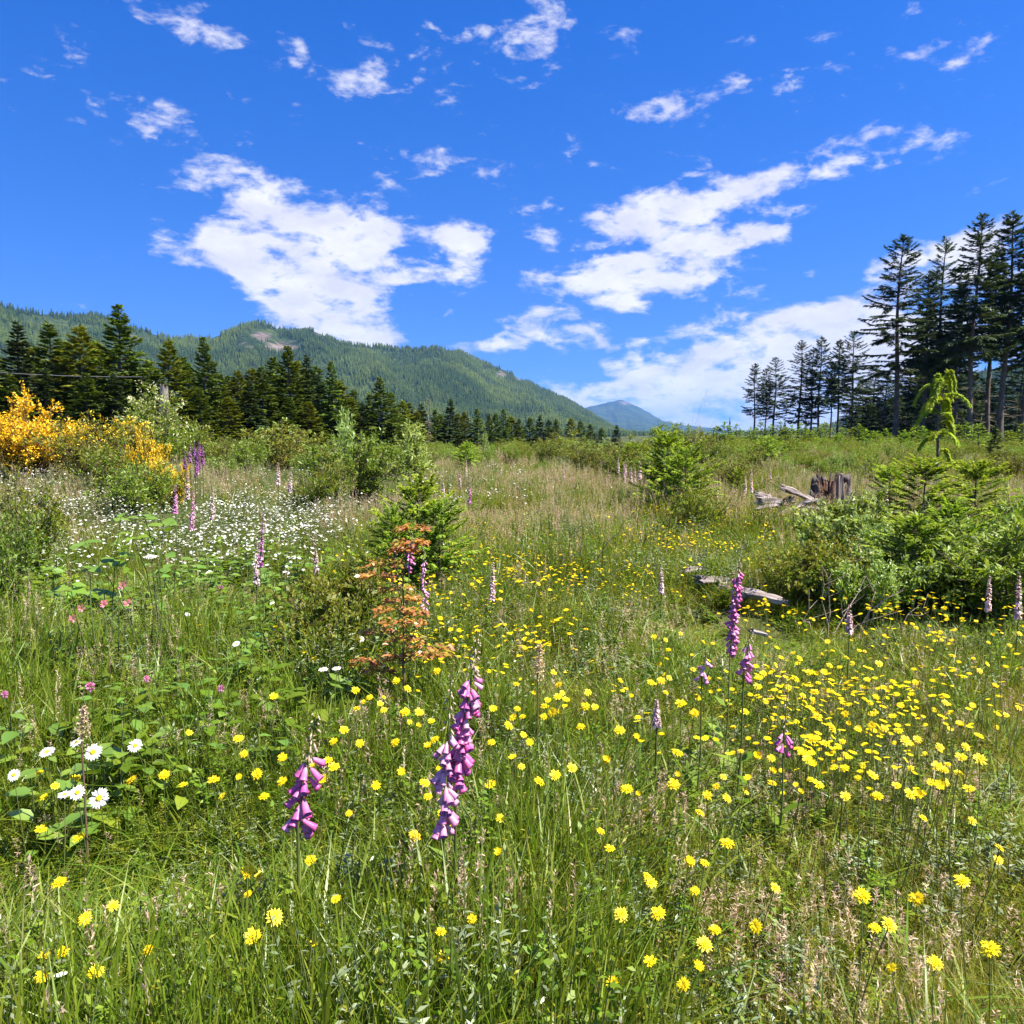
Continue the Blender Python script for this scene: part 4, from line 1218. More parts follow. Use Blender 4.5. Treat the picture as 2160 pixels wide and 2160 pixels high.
LOGS = [
    (1468, 1208, 7.4, .22, .035, 8, -4, 'small flat grey wood chip left of the weathered log pieces'),
    (1508, 1234, 7.1, .34, .06, 14, 6, 'thick weathered log piece left of the leaning foxglove'),
    (1542, 1252, 7.0, .28, .04, -24, 14, 'split grey stick just behind the leaning foxglove'),
    (1580, 1251, 7.0, .16, .02, 14, 4, 'narrow grey wood splinter right of the leaning foxglove'),
    (1612, 1268, 6.7, .34, .058, -18, 10, 'broad pale log piece right of the leaning foxglove'),
    (1600, 1345, 5.0, .16, .022, 30, 18, 'small tilted grey wood piece below the broad pale log piece'),
    (1632, 1064, 12.2, .50, .08, 6, 4, 'weathered log lying left of the stump'),
    (1688, 1050, 12.7, .60, .10, -22, 24, 'reddish root slab leaning on the stump from the left'),
    (1662, 1082, 11.8, .55, .04, 30, -14, 'long thin broken branch lying before the log by the stump'),
    (1612, 1052, 12.8, .26, .07, -40, 14, 'short dark log end left of the stump debris'),
    (1704, 1066, 12.2, .36, .07, -50, -20, 'splintered chunk at the left foot of the stump'),
    (1648, 1070, 11.9, .22, .04, 100, 25, 'small upright wood splinter among the stump debris'),
    (1618, 1074, 11.7, .34, .045, 12, -8, 'flat rotten slab at the near left of the stump debris'),
    (1720, 1078, 11.6, .30, .035, -10, 6, 'thin grey branch lying before the foot of the stump'),
    (1668, 1060, 12.3, .40, .08, 70, 10, 'rough wood chunk between the log and the stump'),
]
for i, (px, py, d, L, rad, rz, ry, lab) in enumerate(LOGS):
    p = at(px, py, d)
    o = bpy.data.objects.new('weathered_wood', log_mesh(40 + i, L, rad)); COL.objects.link(o)
    o.location = p + Vector((0, 0, .03))
    o.rotation_euler = (R(10), R(ry), R(rz))
    tag(o, lab, 'driftwood' if False else 'wood piece', 'weathered wood pieces')

# ------------------------------------------------------------------ meadow: countless grass and herbs
def blades(mb, r, n_, rad, hmin, hmax, wid, bend, mat=0, seg=3, base_z=0.0):
    a = r.random(n_) * 6.28
    q = np.sqrt(r.random(n_)) * rad
    B = np.stack([q * np.cos(a), q * np.sin(a), np.full(n_, base_z - .02)], -1)
    H = r.uniform(hmin, hmax, n_)
    la = r.random(n_) * 6.28
    lean = np.stack([np.cos(la), np.sin(la), np.zeros(n_)], -1)
    fa = r.random(n_) * 6.28
    face = np.stack([np.cos(fa), np.sin(fa), np.zeros(n_)], -1)
    bd = bend * r.uniform(.15, 1.0, n_) ** 1.3
    W = wid * r.uniform(.6, 1.3, n_)
    rows = []
    for k in range(seg + 1):
        t = k / seg
        P = B + np.array([0, 0, 1.0]) * (H * (t - .38 * bd * t ** 2.2))[:, None] + lean * (H * bd * (.25 * t + .75 * t ** 2.2))[:, None]
        if k < seg:
            w = (W * (1 - t) ** .6 * .5)[:, None]
            rows += [P - face * w, P + face * w]
        else:
            rows.append(P)
    m = 2 * seg + 1
    V = np.stack(rows, 1).reshape(-1, 3)
    o = np.arange(n_)[:, None] * m
    for k in range(seg - 1):
        mb.add(V if k == 0 else V[:0], o + np.array([[2 * k, 2 * k + 1, 2 * k + 3, 2 * k + 2]]), mat) if k == 0 else None
    return V, o, m

def add_blades(mb, r, n_, rad, hmin, hmax, wid, bend, mat=0, seg=3):
    tmp = MB()
    V, o, m = blades(tmp, r, n_, rad, hmin, hmax, wid, bend, mat, seg)
    Q = np.concatenate([o + np.array([[2 * k, 2 * k + 1, 2 * k + 3, 2 * k + 2]]) for k in range(seg - 1)])
    T = o + np.array([[2 * seg - 2, 2 * seg - 1, 2 * seg]])
    mb.add(V, Q, mat)
    mb.f.append(T + (mb.n - len(V))); mb.m.append(np.full(len(T), mat, int))
    return V.reshape(n_, m, 3)[:, -1]

def tuft_lush(seed):
    r = np.random.default_rng(seed); mb = MB()
    add_blades(mb, r, 46, .13, .22, .56, .0125, .9, 0, 4)
    return mb.mesh('grass_tuft', [M['grass_lush']])
def tuft_fine(seed):
    r = np.random.default_rng(seed); mb = MB()
    add_blades(mb, r, 60, .15, .16, .44, .0042, .6, 0, 3)
    add_blades(mb, r, 8, .15, .3, .5, .003, .45, 1, 3)
    return mb.mesh('grass_tuft', [M['grass_fine'], M['grass_dry']])
def tuft_seed(seed, pink=True):
    r = np.random.default_rng(seed); mb = MB()
    tips = add_blades(mb, r, 14, .16, .42, .74, .0032, .35, 0, 3)
    n_ = 14 * 26
    bi = np.repeat(np.arange(14), 26)
    C = tips[bi] - np.stack([np.zeros(n_), np.zeros(n_), r.uniform(0, .13, n_)], -1)
    A = r.normal(0, .5, (n_, 3)) + [0, 0, .7]
    cards(mb, C, A, r.normal(0, 1, (n_, 3)), r.uniform(.010, .024, n_), .0042, 1)
    add_blades(mb, r, 14, .14, .15, .38, .004, .6, 2, 3)
    return mb.mesh('seeding_grass', [M['grass_dry'], M['seed_head'], M['grass_fine']])
def herb(seed, leaf='herb_leaf', L=.04, lw=.6, H=.34, n_=150, rad=.13):
    r = np.random.default_rng(seed); mb = MB()
    k = 9
    for i in range(k):
        a = r.random() * 6.28; q = rad * math.sqrt(r.random())
        p0 = np.array([q * math.cos(a), q * math.sin(a), -.02]); hh = H * r.uniform(.6, 1.1)
        p1 = p0 + [r.normal(0, .06), r.normal(0, .06), hh]
        tube(mb, [p0, (p0 + p1) / 2 + r.normal(0, .01, 3), p1], [.0026, .002, .0012], 3, 0, False)
        m_ = n_ // k
        t = r.uniform(.15, 1.0, m_)
        C = p0 + (p1 - p0) * t[:, None]
        A = np.stack([r.normal(0, 1, m_), r.normal(0, 1, m_), r.uniform(-.1, .8, m_)], -1)
        N = r.normal(0, .4, (m_, 3)) + [0, 0, 1]
        ll = L * r.uniform(.6, 1.3, m_) * (1.2 - .6 * t)
        cards(mb, C, A, N, ll, ll * lw, 1, fold=.1)
    return mb.mesh('meadow_herb', [M['stem'], M[leaf]])

def broad_plant(seed):
    r = np.random.default_rng(seed); mb = MB()
    for i in range(7):
        a = r.random() * 6.28; q = .10 * math.sqrt(r.random())
        p0 = np.array([q * math.cos(a), q * math.sin(a), -.02]); hh = r.uniform(.22, .5)
        p1 = p0 + [r.normal(0, .09), r.normal(0, .09), hh]
        tube(mb, [p0, (p0 + p1) / 2, p1], [.004, .003, .0018], 4, 0, False)
        for k in range(6):
            t = r.uniform(.35, 1.0); b = r.random() * 6.28
            c = p0 + (p1 - p0) * t
            L, W = r.uniform(.055, .095), r.uniform(.5, .68)
            ax = np.array([math.cos(b), math.sin(b), r.uniform(-.1, .45)]); ax /= np.linalg.norm(ax)
            nn = np.array([r.normal(0, .3), r.normal(0, .3), 1.0])
            sd = np.cross(nn, ax); sd /= np.linalg.norm(sd); n2 = np.cross(ax, sd)
            Md = [c + ax * L * u - n2 * L * .2 * u * u for u in (0, .3, .6, 1)]
            wd = [.08, .46, .42, .02]
            V = [m + sd * L * W * w + n2 * L * W * w * .25 for m, w in zip(Md, wd)] + Md + [m - sd * L * W * w + n2 * L * W * w * .25 for m, w in zip(Md, wd)]
            mb.add(V, [(j, j + 1, 5 + j, 4 + j) for j in range(3)] + [(4 + j, 5 + j, 9 + j, 8 + j) for j in range(3)], 1)
    return mb.mesh('broad_leaved_herb', [M['stem'], M['leaf_broad' if seed % 2 else 'herb_leaf']], True)
lush = [tuft_lush(i) for i in range(5)]
fine = [tuft_fine(20 + i) for i in range(5)]
seedg = [tuft_seed(40 + i) for i in range(4)]
herbs = [herb(60, 'herb_leaf', .032, .5, .34, 190), herb(61, 'herb_leaf', .03, .7, .26, 190), herb(62, 'sprig_leaf', .028, .3, .42, 260), herb(63, 'sprig_leaf', .022, .45, .3, 240),
         herb(64, 'grey_leaf', .04, .3, .5, 190), herb(65, 'leaf_green', .036, .5, .45, 210)]

def wedge(n_, y0, y1, s0=-.80, s1=.80, power=1.0):
    """random ground points in front of the camera, between two depths"""
    u = rng.random(n_)
    y = np.sqrt(y0 ** 2 + (y1 ** 2 - y0 ** 2) * u)
    s = rng.uniform(s0, s1, n_)
    return y * s, y
def place_scatter(name, layers, meshes, label, wfun, kinds, hfun=None, ysc=1.0):
    """layers: (count, y0, y1, scale); wfun(x,y) keep probability; kinds(x,y,n) mesh index"""
    PX, SC = [], []
    for (cnt, y0, y1, sc) in layers:
        x, y = wedge(cnt, y0, y1)
        if y0 < 2: 
            pass
        ok = rng.random(cnt) < wfun(x, y)
        x, y = x[ok], y[ok]
        z = ground_z(x, y)
        PX.append(np.stack([x, y, z], -1))
        s = sc * rng.uniform(.75, 1.25, len(x))
        hs = np.where(s > 1.6, 1.35 * (s / 1.6) ** .3, s ** .64) * (hfun(x, y) if hfun is not None else 1)
        SC.append(np.stack([s, s, hs], -1))
    P = np.concatenate(PX); S = np.concatenate(SC)
    n_ = len(P)
    rot = np.stack([rng.normal(0, .12, n_), rng.normal(0, .12, n_), rng.random(n_) * 6.28], -1)
    scatter(name, P, rot, S, kinds(P[:, 0], P[:, 1], n_), meshes, label)
    return n_

def sx(x, y): return x / np.maximum(y, .3)
def patch(x, y, f=.8, o=0.0): return fbm(x * f + 50 + o, y * f + 80 - o, 3)
def logs_clear(x, y):
    c = 1 - .8 * np.exp(-((x - 1.9) / .6) ** 2 - ((y - 6.5) / .55) ** 2)
    return c * (1 - .25 * np.exp(-((x - 4.6) / .9) ** 2 - ((y - 11.4) / 1.2) ** 2))
def lush_w(x, y):
    s = sx(x, y)
    left = 1 - smooth(-.12, .06, s)
    w = .25 + .85 * left * (1 - smooth(6, 11, y)) + .5 * smooth(.45, .62, patch(x, y))
    w = w * (1 - .7 * smooth(.05, .25, s) * (1 - smooth(3.2, 4.5, y)))
    return np.clip(w, .06, 1) * logs_clear(x, y)
def fine_w(x, y):
    return np.clip(.55 + .6 * patch(x, y, .6, 9), 0, 1) * logs_clear(x, y) * (1 - .55 * (1 - smooth(-.16, 0, sx(x, y))) * (1 - smooth(5, 8, y)))
def seed_w(x, y):
    s = sx(x, y)
    mid = smooth(8, 13, y) * (1 - smooth(45, 70, y))
    w = .14 + 1.1 * mid * smooth(.32, .5, patch(x, y, .35, 4)) + .25 * smooth(.12, .3, s) * (1 - smooth(4, 6, y))
    return np.clip(w, 0, 1) * logs_clear(x, y)
def herb_w(x, y):
    return np.clip(.3 + 1.1 * smooth(.40, .60, patch(x, y, .7, 21)), 0, 1) * logs_clear(x, y)
def hgt(x, y):
    s = sx(x, y)
    h_ = .85 + .75 * (patch(x, y, .8, 31) - .5) * 2
    h_ = h_ * (1 - .30 * smooth(.0, .3, s) * (1 - smooth(5, 8, y)))
    return h_ * (.35 + .65 * smooth(.5, 1.6, np.hypot(x, y))) * (1 - .82 * np.exp(-((x - 1.75) / .8) ** 2 - ((y - 6.1) / 1.25) ** 2))

def pick(lo, hi): return lambda x, y, n_: rng.integers(lo, hi, n_)
NEAR = [(3600, .9, 4.0, .95), (4400, 4, 9, 1.1), (5200, 9, 22, 1.35), (6000, 22, 60, 2.0), (5000, 60, 160, 3.2)]
place_scatter('tall_grass', NEAR, lush, 'lush green meadow grass with broad blades', lush_w, pick(0, 5), hgt)
place_scatter('fine_grass', [(3200, .9, 4.0, .9), (4200, 4, 9, 1.05), (5500, 9, 22, 1.35), (6000, 22, 60, 2.0), (3000, 60, 160, 3.2)], fine, 'fine yellow-green meadow grass', fine_w, pick(0, 5), hgt)
place_scatter('seeding_grass', [(500, .9, 4, .85), (1000, 4, 9, .95), (4200, 9, 22, 1.05), (4500, 22, 60, 1.4)], seedg, 'tan and pinkish seeding grass of the middle meadow', seed_w, pick(0, 4), hgt)
def herb_kind(x, y, n_):
    k = rng.integers(0, 6, n_)
    p = patch(x, y, .5, 77)
    k = np.where((p > .56) & (rng.random(n_) < .7), rng.integers(2, 4, n_), k)
    k = np.where((y > 10) & (sx(x, y) < -.1) & (rng.random(n_) < .5), 4, k)
    return k
place_scatter('ground_cover', [(2000, .9, 4, .95), (3400, 4, 9, 1.2), (6000, 9, 22, 1.7), (5500, 22, 60, 2.3), (2500, 60, 160, 3.5)], herbs, 'low leafy herbs growing among the meadow grass', herb_w, herb_kind, hgt)

def under_w(x, y):
    s = sx(x, y)
    l_ = (1 - smooth(.02, .12, s)) * smooth(33, 40, y)
    r_ = smooth(.14, .24, s) * smooth(22, 27, y) * .8
    return np.clip((l_ + r_) * (.4 + 1.1 * smooth(.35, .6, patch(x, y, .12, 61))), 0, 1)
place_scatter('undergrowth', [(300, 20, 34, .45), (1000, 33, 62, .75), (900, 62, 130, 1.0)], [l_[1] for l_ in leafy], 'low thicket along the foot of the trees', under_w, pick(0, 4))

def broad_w(x, y):
    s = sx(x, y)
    return np.clip((1 - smooth(-.34, -.14, s)) * smooth(2.6, 3.4, y) * (1 - smooth(8, 10, y)) * smooth(.30, .55, patch(x, y, 1.1, 44)), 0, 1)
place_scatter('broad_leaved_herbs', [(900, 2.6, 5.5, 1.0), (1100, 5.5, 10, 1.2)], [broad_plant(i) for i in range(70, 74)], 'broad-leaved herbs crowding the left meadow', broad_w, pick(0, 4))

# ------------------------------------------------------------------ flowers
def ray_ring(mb, r, n_, r0, L, W, z, cup, mat, jitter=.12):
    a = np.linspace(0, 2 * math.pi, n_, endpoint=False) + r.normal(0, jitter, n_)
    d = np.stack([np.cos(a), np.sin(a), np.full(n_, cup) + r.normal(0, .08, n_)], -1)
    C = np.stack([np.cos(a) * r0, np.sin(a) * r0, np.full(n_, z)], -1)
    N = np.stack([-np.cos(a) * cup, -np.sin(a) * cup, np.ones(n_)], -1)
    cards(mb, C, d, N, L * r.uniform(.88, 1.08, n_), W, mat, mid=.62)

def dome(mb, rad, hgt_, z, mat, nseg=10, rings=3):
    rows = []
    for k in range(rings):
        ph = k / rings * math.pi / 2
        a = np.linspace(0, 2 * math.pi, nseg, endpoint=False)
        rows.append(np.stack([rad * math.cos(ph) * np.cos(a), rad * math.cos(ph) * np.sin(a), np.full(nseg, z + hgt_ * math.sin(ph))], -1))
    V = np.concatenate(rows + [np.array([[0, 0, z + hgt_]])])
    F = [(k * nseg + j, k * nseg + (j + 1) % nseg, (k + 1) * nseg + (j + 1) % nseg, (k + 1) * nseg + j) for k in range(rings - 1) for j in range(nseg)]
    mb.add(V, F, mat)
    b = (rings - 1) * nseg
    mb.add(np.concatenate([V[b:b + nseg], V[-1:]]), [(j, (j + 1) % nseg, nseg) for j in range(nseg)], mat)

def yellow_head(seed):
    r = np.random.default_rng(seed); mb = MB()
    cup = [.12, .05, .25, .9, .15, 1.8, .4][seed]
    ray_ring(mb, r, 17, .003, .0195, .0062, .002, cup, 0)
    ray_ring(mb, r, 13, .002, .0140, .0055, .004, .35, 0)
    ray_ring(mb, r, 9, .001, .0085, .0045, .005, .8, 0)
    dome(mb, .0065, -.010, .001, 1, 7, 2)
    return mb.mesh('flower_head', [M['petal_yellow'], M['stem']])
def daisy_head(seed, far=False):
    r = np.random.default_rng(seed)
    pet, disc = MB(), MB()
    ray_ring(pet, r, 18, .006, .019, .0066, .001, .05, 0, .06)
    ray_ring(pet, r, 10, .006, .0175, .006, .0, -.05, 0, .1)
    dome(disc, .0075, .0038, .0005, 0, 10, 3)
    return pet.mesh('petals', M['petal_white']), disc.mesh('disc', M['disc_yellow'], True)
yheads = [yellow_head(i) for i in range(7)]
dheads = [daisy_head(i) for i in range(4)]

def stem_to(mb, base, top, r0, r1, r, mat=0, bow=.04, sides=5, seg=6):
    base, top = np.array(base), np.array(top)
    T = np.linspace(0, 1, seg)[:, None]
    ln = np.linalg.norm(top - base)
    off = r.normal(0, bow * ln, 3); off[2] = 0
    P = base + (top - base) * T + off * (4 * T * (1 - T))
    tube(mb, P, np.linspace(r0, r1, seg), sides, mat, False)
    return P

def solve_depth(px, py, h):
    d = direction(px, py)
    dep = 3.0
    for _ in range(12):
        x = d.x / d.y * dep
        dep = max(.9, (h + gz(x, dep) - CAM_H) * d.y / d.z) if d.z < -1e-4 else dep
    return dep

O4, O5, O6, SC_ = (0, 1080), (720, 1080), (1440, 1080), .3727
Y4 = [(1070,1250),(1350,1285),(1380,1370),(1600,1390),(225,1480),(428,1512),(312,1550),(250,1615),(745,1520),(1040,1545),(1210,1520),(1355,1500),(1455,1485),(1600,1525),(1835,1520),(1770,1440),(1890,1300),(1855,1410),(1890,1445),(1780,830),(1550,1045),(1260,1610),(1495,1610),(930,1487)]
Y5 = [(80,1010),(160,1050),(125,1075),(240,1050),(220,1085),(240,1120),(85,1115),(310,955),(540,900),(375,1000),(360,1135),(440,1135),(385,1190),(440,1215),(510,1185),(15,1235),(305,1305),(105,1310),(490,1330),(530,1290),(190,1555),(470,1535),(550,1460),(340,1475),(490,1612),(845,1545),(990,975),(1090,1028),(1230,980),(1250,1025),(1270,1065),(1170,1068),(1225,1045),(1265,1100),(1150,1100),(995,1115),(975,1165),(1025,1160),(1145,1160),(1195,1135),(1235,1130),(945,1210),(1030,1262),(1065,1310),(860,1115),(850,1305),(1395,1022),(1380,1100),(1435,1105),(1355,1215),(1575,1235),(1670,1275),(1200,910),(1770,708),(1835,725),(1920,690),(1850,780),(1855,940),(1810,955),(1775,980),(1835,1022),(1750,965),(1920,1085),(1800,860),(970,1390),(1020,1440),(1210,1490),(1120,1525),(1500,1410),(1305,1450),(1615,1570),(1680,1600),(1900,1365),(1905,1490),(1880,1540),(1385,665),(1100,680),(1075,560),(600,490),(720,530),(690,470),(545,525),(900,495),(780,400),(610,380),(740,410)]
Y6 = [(160,1022),(80,1050),(0,1085),(65,1140),(350,1130),(330,1355),(420,1385),(500,1395),(230,1500),(370,1505),(510,1475),(505,1535),(190,1555),(140,1605),(250,1620),(675,1370),(705,1400),(735,1430),(725,1515),(765,1545),(845,1225),(905,1300),(735,1290),(1070,1210),(1140,1225),(1220,1240),(1260,1295),(1280,1315),(1325,1285),(940,1200),(990,1235),(765,1160),(920,1145),(680,1040),(745,1020),(690,1080),(735,1060),(845,1020),(635,945),(720,910),(755,918),(830,870),(890,880),(800,905),(625,800),(660,830),(790,810),(1000,785),(1030,790),(1110,860),(925,825),(1040,960),(1190,960),(1160,1010),(1030,1060),(1060,1080),(1090,1055),(1485,1080),(1190,1160),(1590,935),(1680,900),(1715,865),(1645,830),(1815,825),(1525,815),(1765,990),(1730,740),(1590,705),(1465,725),(1850,755),(1755,695),(1805,690),(1905,690),(1140,700),(1030,690),(820,735),(495,710),(430,945),(425,990),(455,915),(115,735),(170,745),(55,815),(60,890),(145,945),(1255,632),(1300,635),(1320,655),(1490,590),(1480,545),(1420,535),(1365,495),(1700,495),(1580,605),(1660,620),(1395,645),(1050,545),(860,495),(790,490),(920,490),(845,450),(740,610),(120,480),(1440,1440),(1480,1460),(1500,1430),(1410,1535),(1450,1550),(1480,1525),(1560,1480),(1360,1595),(1330,1610),(1285,1600),(1100,1610),(920,1610),(1070,1495),(990,1505),(915,1450),(670,1590),(1210,1550),(1290,1450),(1575,1390),(1680,1400),(1600,1330),(1455,1330),(1620,1570),(1900,1110),(1830,1150),(1570,1210)]
ylist = [(O4[0] + x * SC_, O4[1] + y * SC_) for x, y in Y4] + [(O5[0] + x * SC_, O5[1] + y * SC_) for x, y in Y5] + [(O6[0] + x * SC_, O6[1] + y * SC_) for x, y in Y6]
r3 = np.random.default_rng(31)
for i in range(60):       # the same meadow going on nearer the camera
    ylist.append((r3.uniform(60, 2150), r3.uniform(1700, 2080)))
MARKS = [('the foxglove pair', 975, 1520), ('the leaning foxglove', 1552, 1270), ('the short purple-pink foxglove', 1575, 1400), ('the slender few-belled foxglove', 1655, 1520), ('the small pink foxglove', 645, 1610),
         ('the largest daisy', 196, 1587), ('the daisy standing apart', 285, 1573), ('the bottom big daisy', 209, 1684), ('the daisy at the left edge', 29, 1635), ('the orange-leaved shrub', 845, 1340),
         ('the two flat daisies', 696, 1411), ('the reddish dock spike', 1140, 1395), ('the pale log piece', 1612, 1268), ('the dead twigs', 1800, 1200), ('the pale stalk in the yellow drift', 1792, 1300),
         ('the willow bush', 2090, 1220), ('the foxglove at the right edge', 2150, 1260), ('the dull pink foxglove', 1040, 1220), ('the lower right corner of the grass', 2100, 1640), ('the dry pinkish grass at the lower right', 1890, 1590),
         ('the short spent foxglove', 1385, 1500), ('the low faded foxglove', 1485, 1400), ('the faded lavender foxglove', 895, 1210), ('the faded pink clover', 466, 1453),
         ('the nearest grass in the left corner', 200, 1900), ('the foot of the foxglove pair', 950, 1850), ('the foot of the small pink foxglove', 600, 1850), ('the nearest grass in the middle', 1300, 1900), ('the nearest grass in the right corner', 1900, 1900)]
DIRS = ['right of', 'below right of', 'below', 'below left of', 'left of', 'above left of', 'above', 'above right of']
ORD = ['nearest', 'second nearest', 'third nearest', 'fourth nearest', 'fifth nearest', 'sixth nearest', 'seventh nearest', 'eighth nearest', 'ninth nearest', 'tenth nearest', 'eleventh nearest', 'twelfth nearest']
cells = {}
for i, (px, py) in enumerate(ylist):
    nm, mx_, my_ = min(MARKS, key=lambda m_: math.hypot(m_[1] - px, (m_[2] - py) * 1.4))
    dd = DIRS[int(round(math.atan2(py - my_, px - mx_) / (math.pi / 4))) % 8]
    cells.setdefault((nm, dd), []).append((math.hypot(px - mx_, py - my_), i))
YLAB = {}
for (nm, dd), lst in cells.items():
    lst.sort()
    for k, (_, i) in enumerate(lst):
        if len(lst) == 1: t_ = 'yellow flower %s %s' % (dd, nm)
        elif k < 12: t_ = 'yellow flower %s %s, %s' % (dd, nm, ORD[k] + ' there' if k < len(lst) - 1 or len(lst) > 2 else 'the farther one')
        else: t_ = 'yellow flower %s %s, among the outermost' % (dd, nm)
        YLAB[i] = (t_, 'yellow flowers around ' + nm)
far_stem_mesh = {}
for i, (px, py) in enumerate(ylist):
    r = np.random.default_rng(1000 + i)
    h_ = r.uniform(.40, .58) if py < 1695 else r.uniform(.36, .5)
    dep = solve_depth(px, py, h_)
    p = at(px, py, dep)
    g = gz(p.x, p.y)
    base = (r.normal(0, .05), r.normal(0, .05) + .03, 0)
    sc = r.uniform(.6, 1.08) if py > 1400 else r.uniform(.5, .9)
    e = empty('yellow_flower', (p.x, p.y, g))
    mb = MB()
    hz = p.z - g
    stem_to(mb, base, (0, 0, hz - .004), .0018, .0013, r)
    child('stem', mb.mesh('stem', M['stem']), e)
    hd = child('flower_head', yheads[int(r.choice(7, p=[.22, .22, .16, .10, .14, .06, .10]))], e)
    hd.location = (0, 0, hz)
    hd.rotation_euler = (r.uniform(.15, .75), r.normal(0, .3), r.random() * .6 - .3)   # heads turn towards the light and the viewer
    hd.scale = (sc, sc, sc)
    lab, grp = YLAB[i]
    tag(e, lab, 'flower', grp)

# smaller yellow heads beyond: countless
def yellow_spray(seed):
    r = np.random.default_rng(seed); mb = MB()
    for k in range(5):
        p = np.array([r.normal(0, .1), r.normal(0, .1), r.uniform(.30, .5)])
        tube(mb, [(p[0] * .7, p[1] * .7, 0), p], [.0016, .0012], 3, 0, False)
        m_ = 12
        a = np.linspace(0, 6.28, m_, endpoint=False)
        C = np.repeat(p[None], m_, 0)
        tl = r.normal(0, .25, 2)
        A = np.stack([np.cos(a), np.sin(a), .2 + np.cos(a) * tl[0] + np.sin(a) * tl[1]], -1)
        cards(mb, C, A, np.tile([[0, 0, 1.0]], (m_, 1)), .019, .009, 1, mid=.6)
    return mb.mesh('yellow_drift', [M['stem'], M['petal_yellow']])
def ydrift_w(x, y):
    s = sx(x, y)
    a = np.exp(-((s - .02) / .19) ** 2) * smooth(3.6, 5.0, y) * (1 - smooth(8.5, 11, y))
    b = np.exp(-((s - .40) / .28) ** 2) * smooth(2.8, 3.4, y) * (1 - smooth(5.6, 6.6, y))
    c = .5 * np.exp(-((s - .22) / .12) ** 2) * smooth(7, 8.5, y) * (1 - smooth(12, 14, y))
    return np.clip(a * .8 + b * .42 + c, 0, 1) * smooth(.36, .55, patch(x, y, 1.1, 13))
place_scatter('distant_yellow_flowers', [(2600, 2.8, 6, .85), (4200, 6, 14, .9)], [yellow_spray(i) for i in range(4)], 'drift of small yellow flowers in the middle meadow', ydrift_w, pick(0, 4))
def white_spray(seed):
    r = np.random.default_rng(seed); mb = MB()
    for k in range(7):
        p = np.array([r.normal(0, .12), r.normal(0, .12), r.uniform(.32, .55)])
        tube(mb, [(p[0] * .7, p[1] * .7, 0), p], [.0016, .0012], 3, 0, False)
        m_ = 9
        a = np.linspace(0, 6.28, m_, endpoint=False)
        tl = r.normal(0, .35, 2)
        A = np.stack([np.cos(a), np.sin(a), .05 + np.cos(a) * tl[0] + np.sin(a) * tl[1]], -1)
        cards(mb, np.repeat(p[None], m_, 0), A, np.tile([[0, 0, 1.0]], (m_, 1)), .0165, .0095, 1, mid=.6)
    return mb.mesh('white_drift', [M['stem'], M['petal_white']])
def wdrift_w(x, y):
    s = sx(x, y)
    a = 1.4 * np.exp(-((s + .30) / .10) ** 2) * smooth(6.6, 8.0, y) * (1 - smooth(12.5, 14.5, y))
    b = .8 * np.exp(-((s + .54) / .13) ** 2) * smooth(7.5, 9.5, y) * (1 - smooth(15, 18, y))
    c = .5 * np.exp(-((s + .62) / .05) ** 2) * smooth(6.5, 7.2, y) * (1 - smooth(8.5, 9.5, y))
    d = .22 * np.exp(-((s + .2) / .2) ** 2) * smooth(12, 15, y) * (1 - smooth(28, 34, y))
    return np.clip(a + b + c + d, 0, 1) * smooth(.3, .5, patch(x, y, 1.0, 3))
place_scatter('distant_white_flowers', [(5200, 6.0, 16, 1.05), (2400, 16, 34, 1.2)], [white_spray(i) for i in range(4)], 'drifts of white daisies in the left middle meadow', wdrift_w, pick(0, 4))

# daisies
DAISIES = [
    (99, 1586, 1.15, .9, 'white daisy seen slantwise, far left of the open daisy row'), (162, 1566, 1.05, .8, 'small white daisy behind the largest open daisy'),
    (196, 1587, 1.35, .35, 'largest white daisy, facing the viewer with its yellow eye'), (285, 1573, 1.15, .4, 'white daisy standing apart right of the largest one'),
    (29, 1635, .9, .3, 'half closed white daisy nearest the left edge'), (163, 1672, 1.05, .3, 'white daisy low between yellow flowers, left of the cropped big one'),
    (136, 1676, .9, 1.0, 'narrow side-on white daisy left of the low one'), (209, 1684, 1.4, .3, 'big white daisy at the bottom of the lower left group'),
    (498, 1358, .9, .7, 'white daisy alone in the green left grass'), (574, 1272, .8, .7, 'tiny white daisy above the lone one, left of the rounded green bush'),
    (395, 1296, .8, .8, 'tiny white daisy right of the pink salmonberry blossoms'), (682, 1412, 1.0, 1.1, 'left one of two flat white daisies before the orange-leaved shrub'),
    (710, 1410, 1.0, 1.1, 'right one of two flat white daisies before the orange-leaved shrub'), (760, 1348, 1.0, .6, 'white flower at the left foot of the orange-leaved shrub'),
]
for i, (px, py, sc, tl, lab) in enumerate(DAISIES):
    r = np.random.default_rng(2000 + i)
    dep = solve_depth(px, py, r.uniform(.44, .55))
    p = at(px, py, dep); g = gz(p.x, p.y); hz = p.z - g
    e = empty('daisy', (p.x, p.y, g))
    mb = MB(); stem_to(mb, (r.normal(0, .04), r.normal(0, .04), 0), (0, 0, hz - .003), .0017, .0013, r)
    child('stem', mb.mesh('stem', M['stem']), e)
    rot = (1.15 - tl + .1 * r.random(), r.normal(0, .15), r.normal(0, .25))
    for nm, me in zip(('petals', 'disc'), dheads[i % 4]):
        c = child(nm, me, e); c.location = (0, 0, hz); c.rotation_euler = rot; c.scale = (sc, sc, sc)
    tag(e, lab, 'flower', 'white daisies')

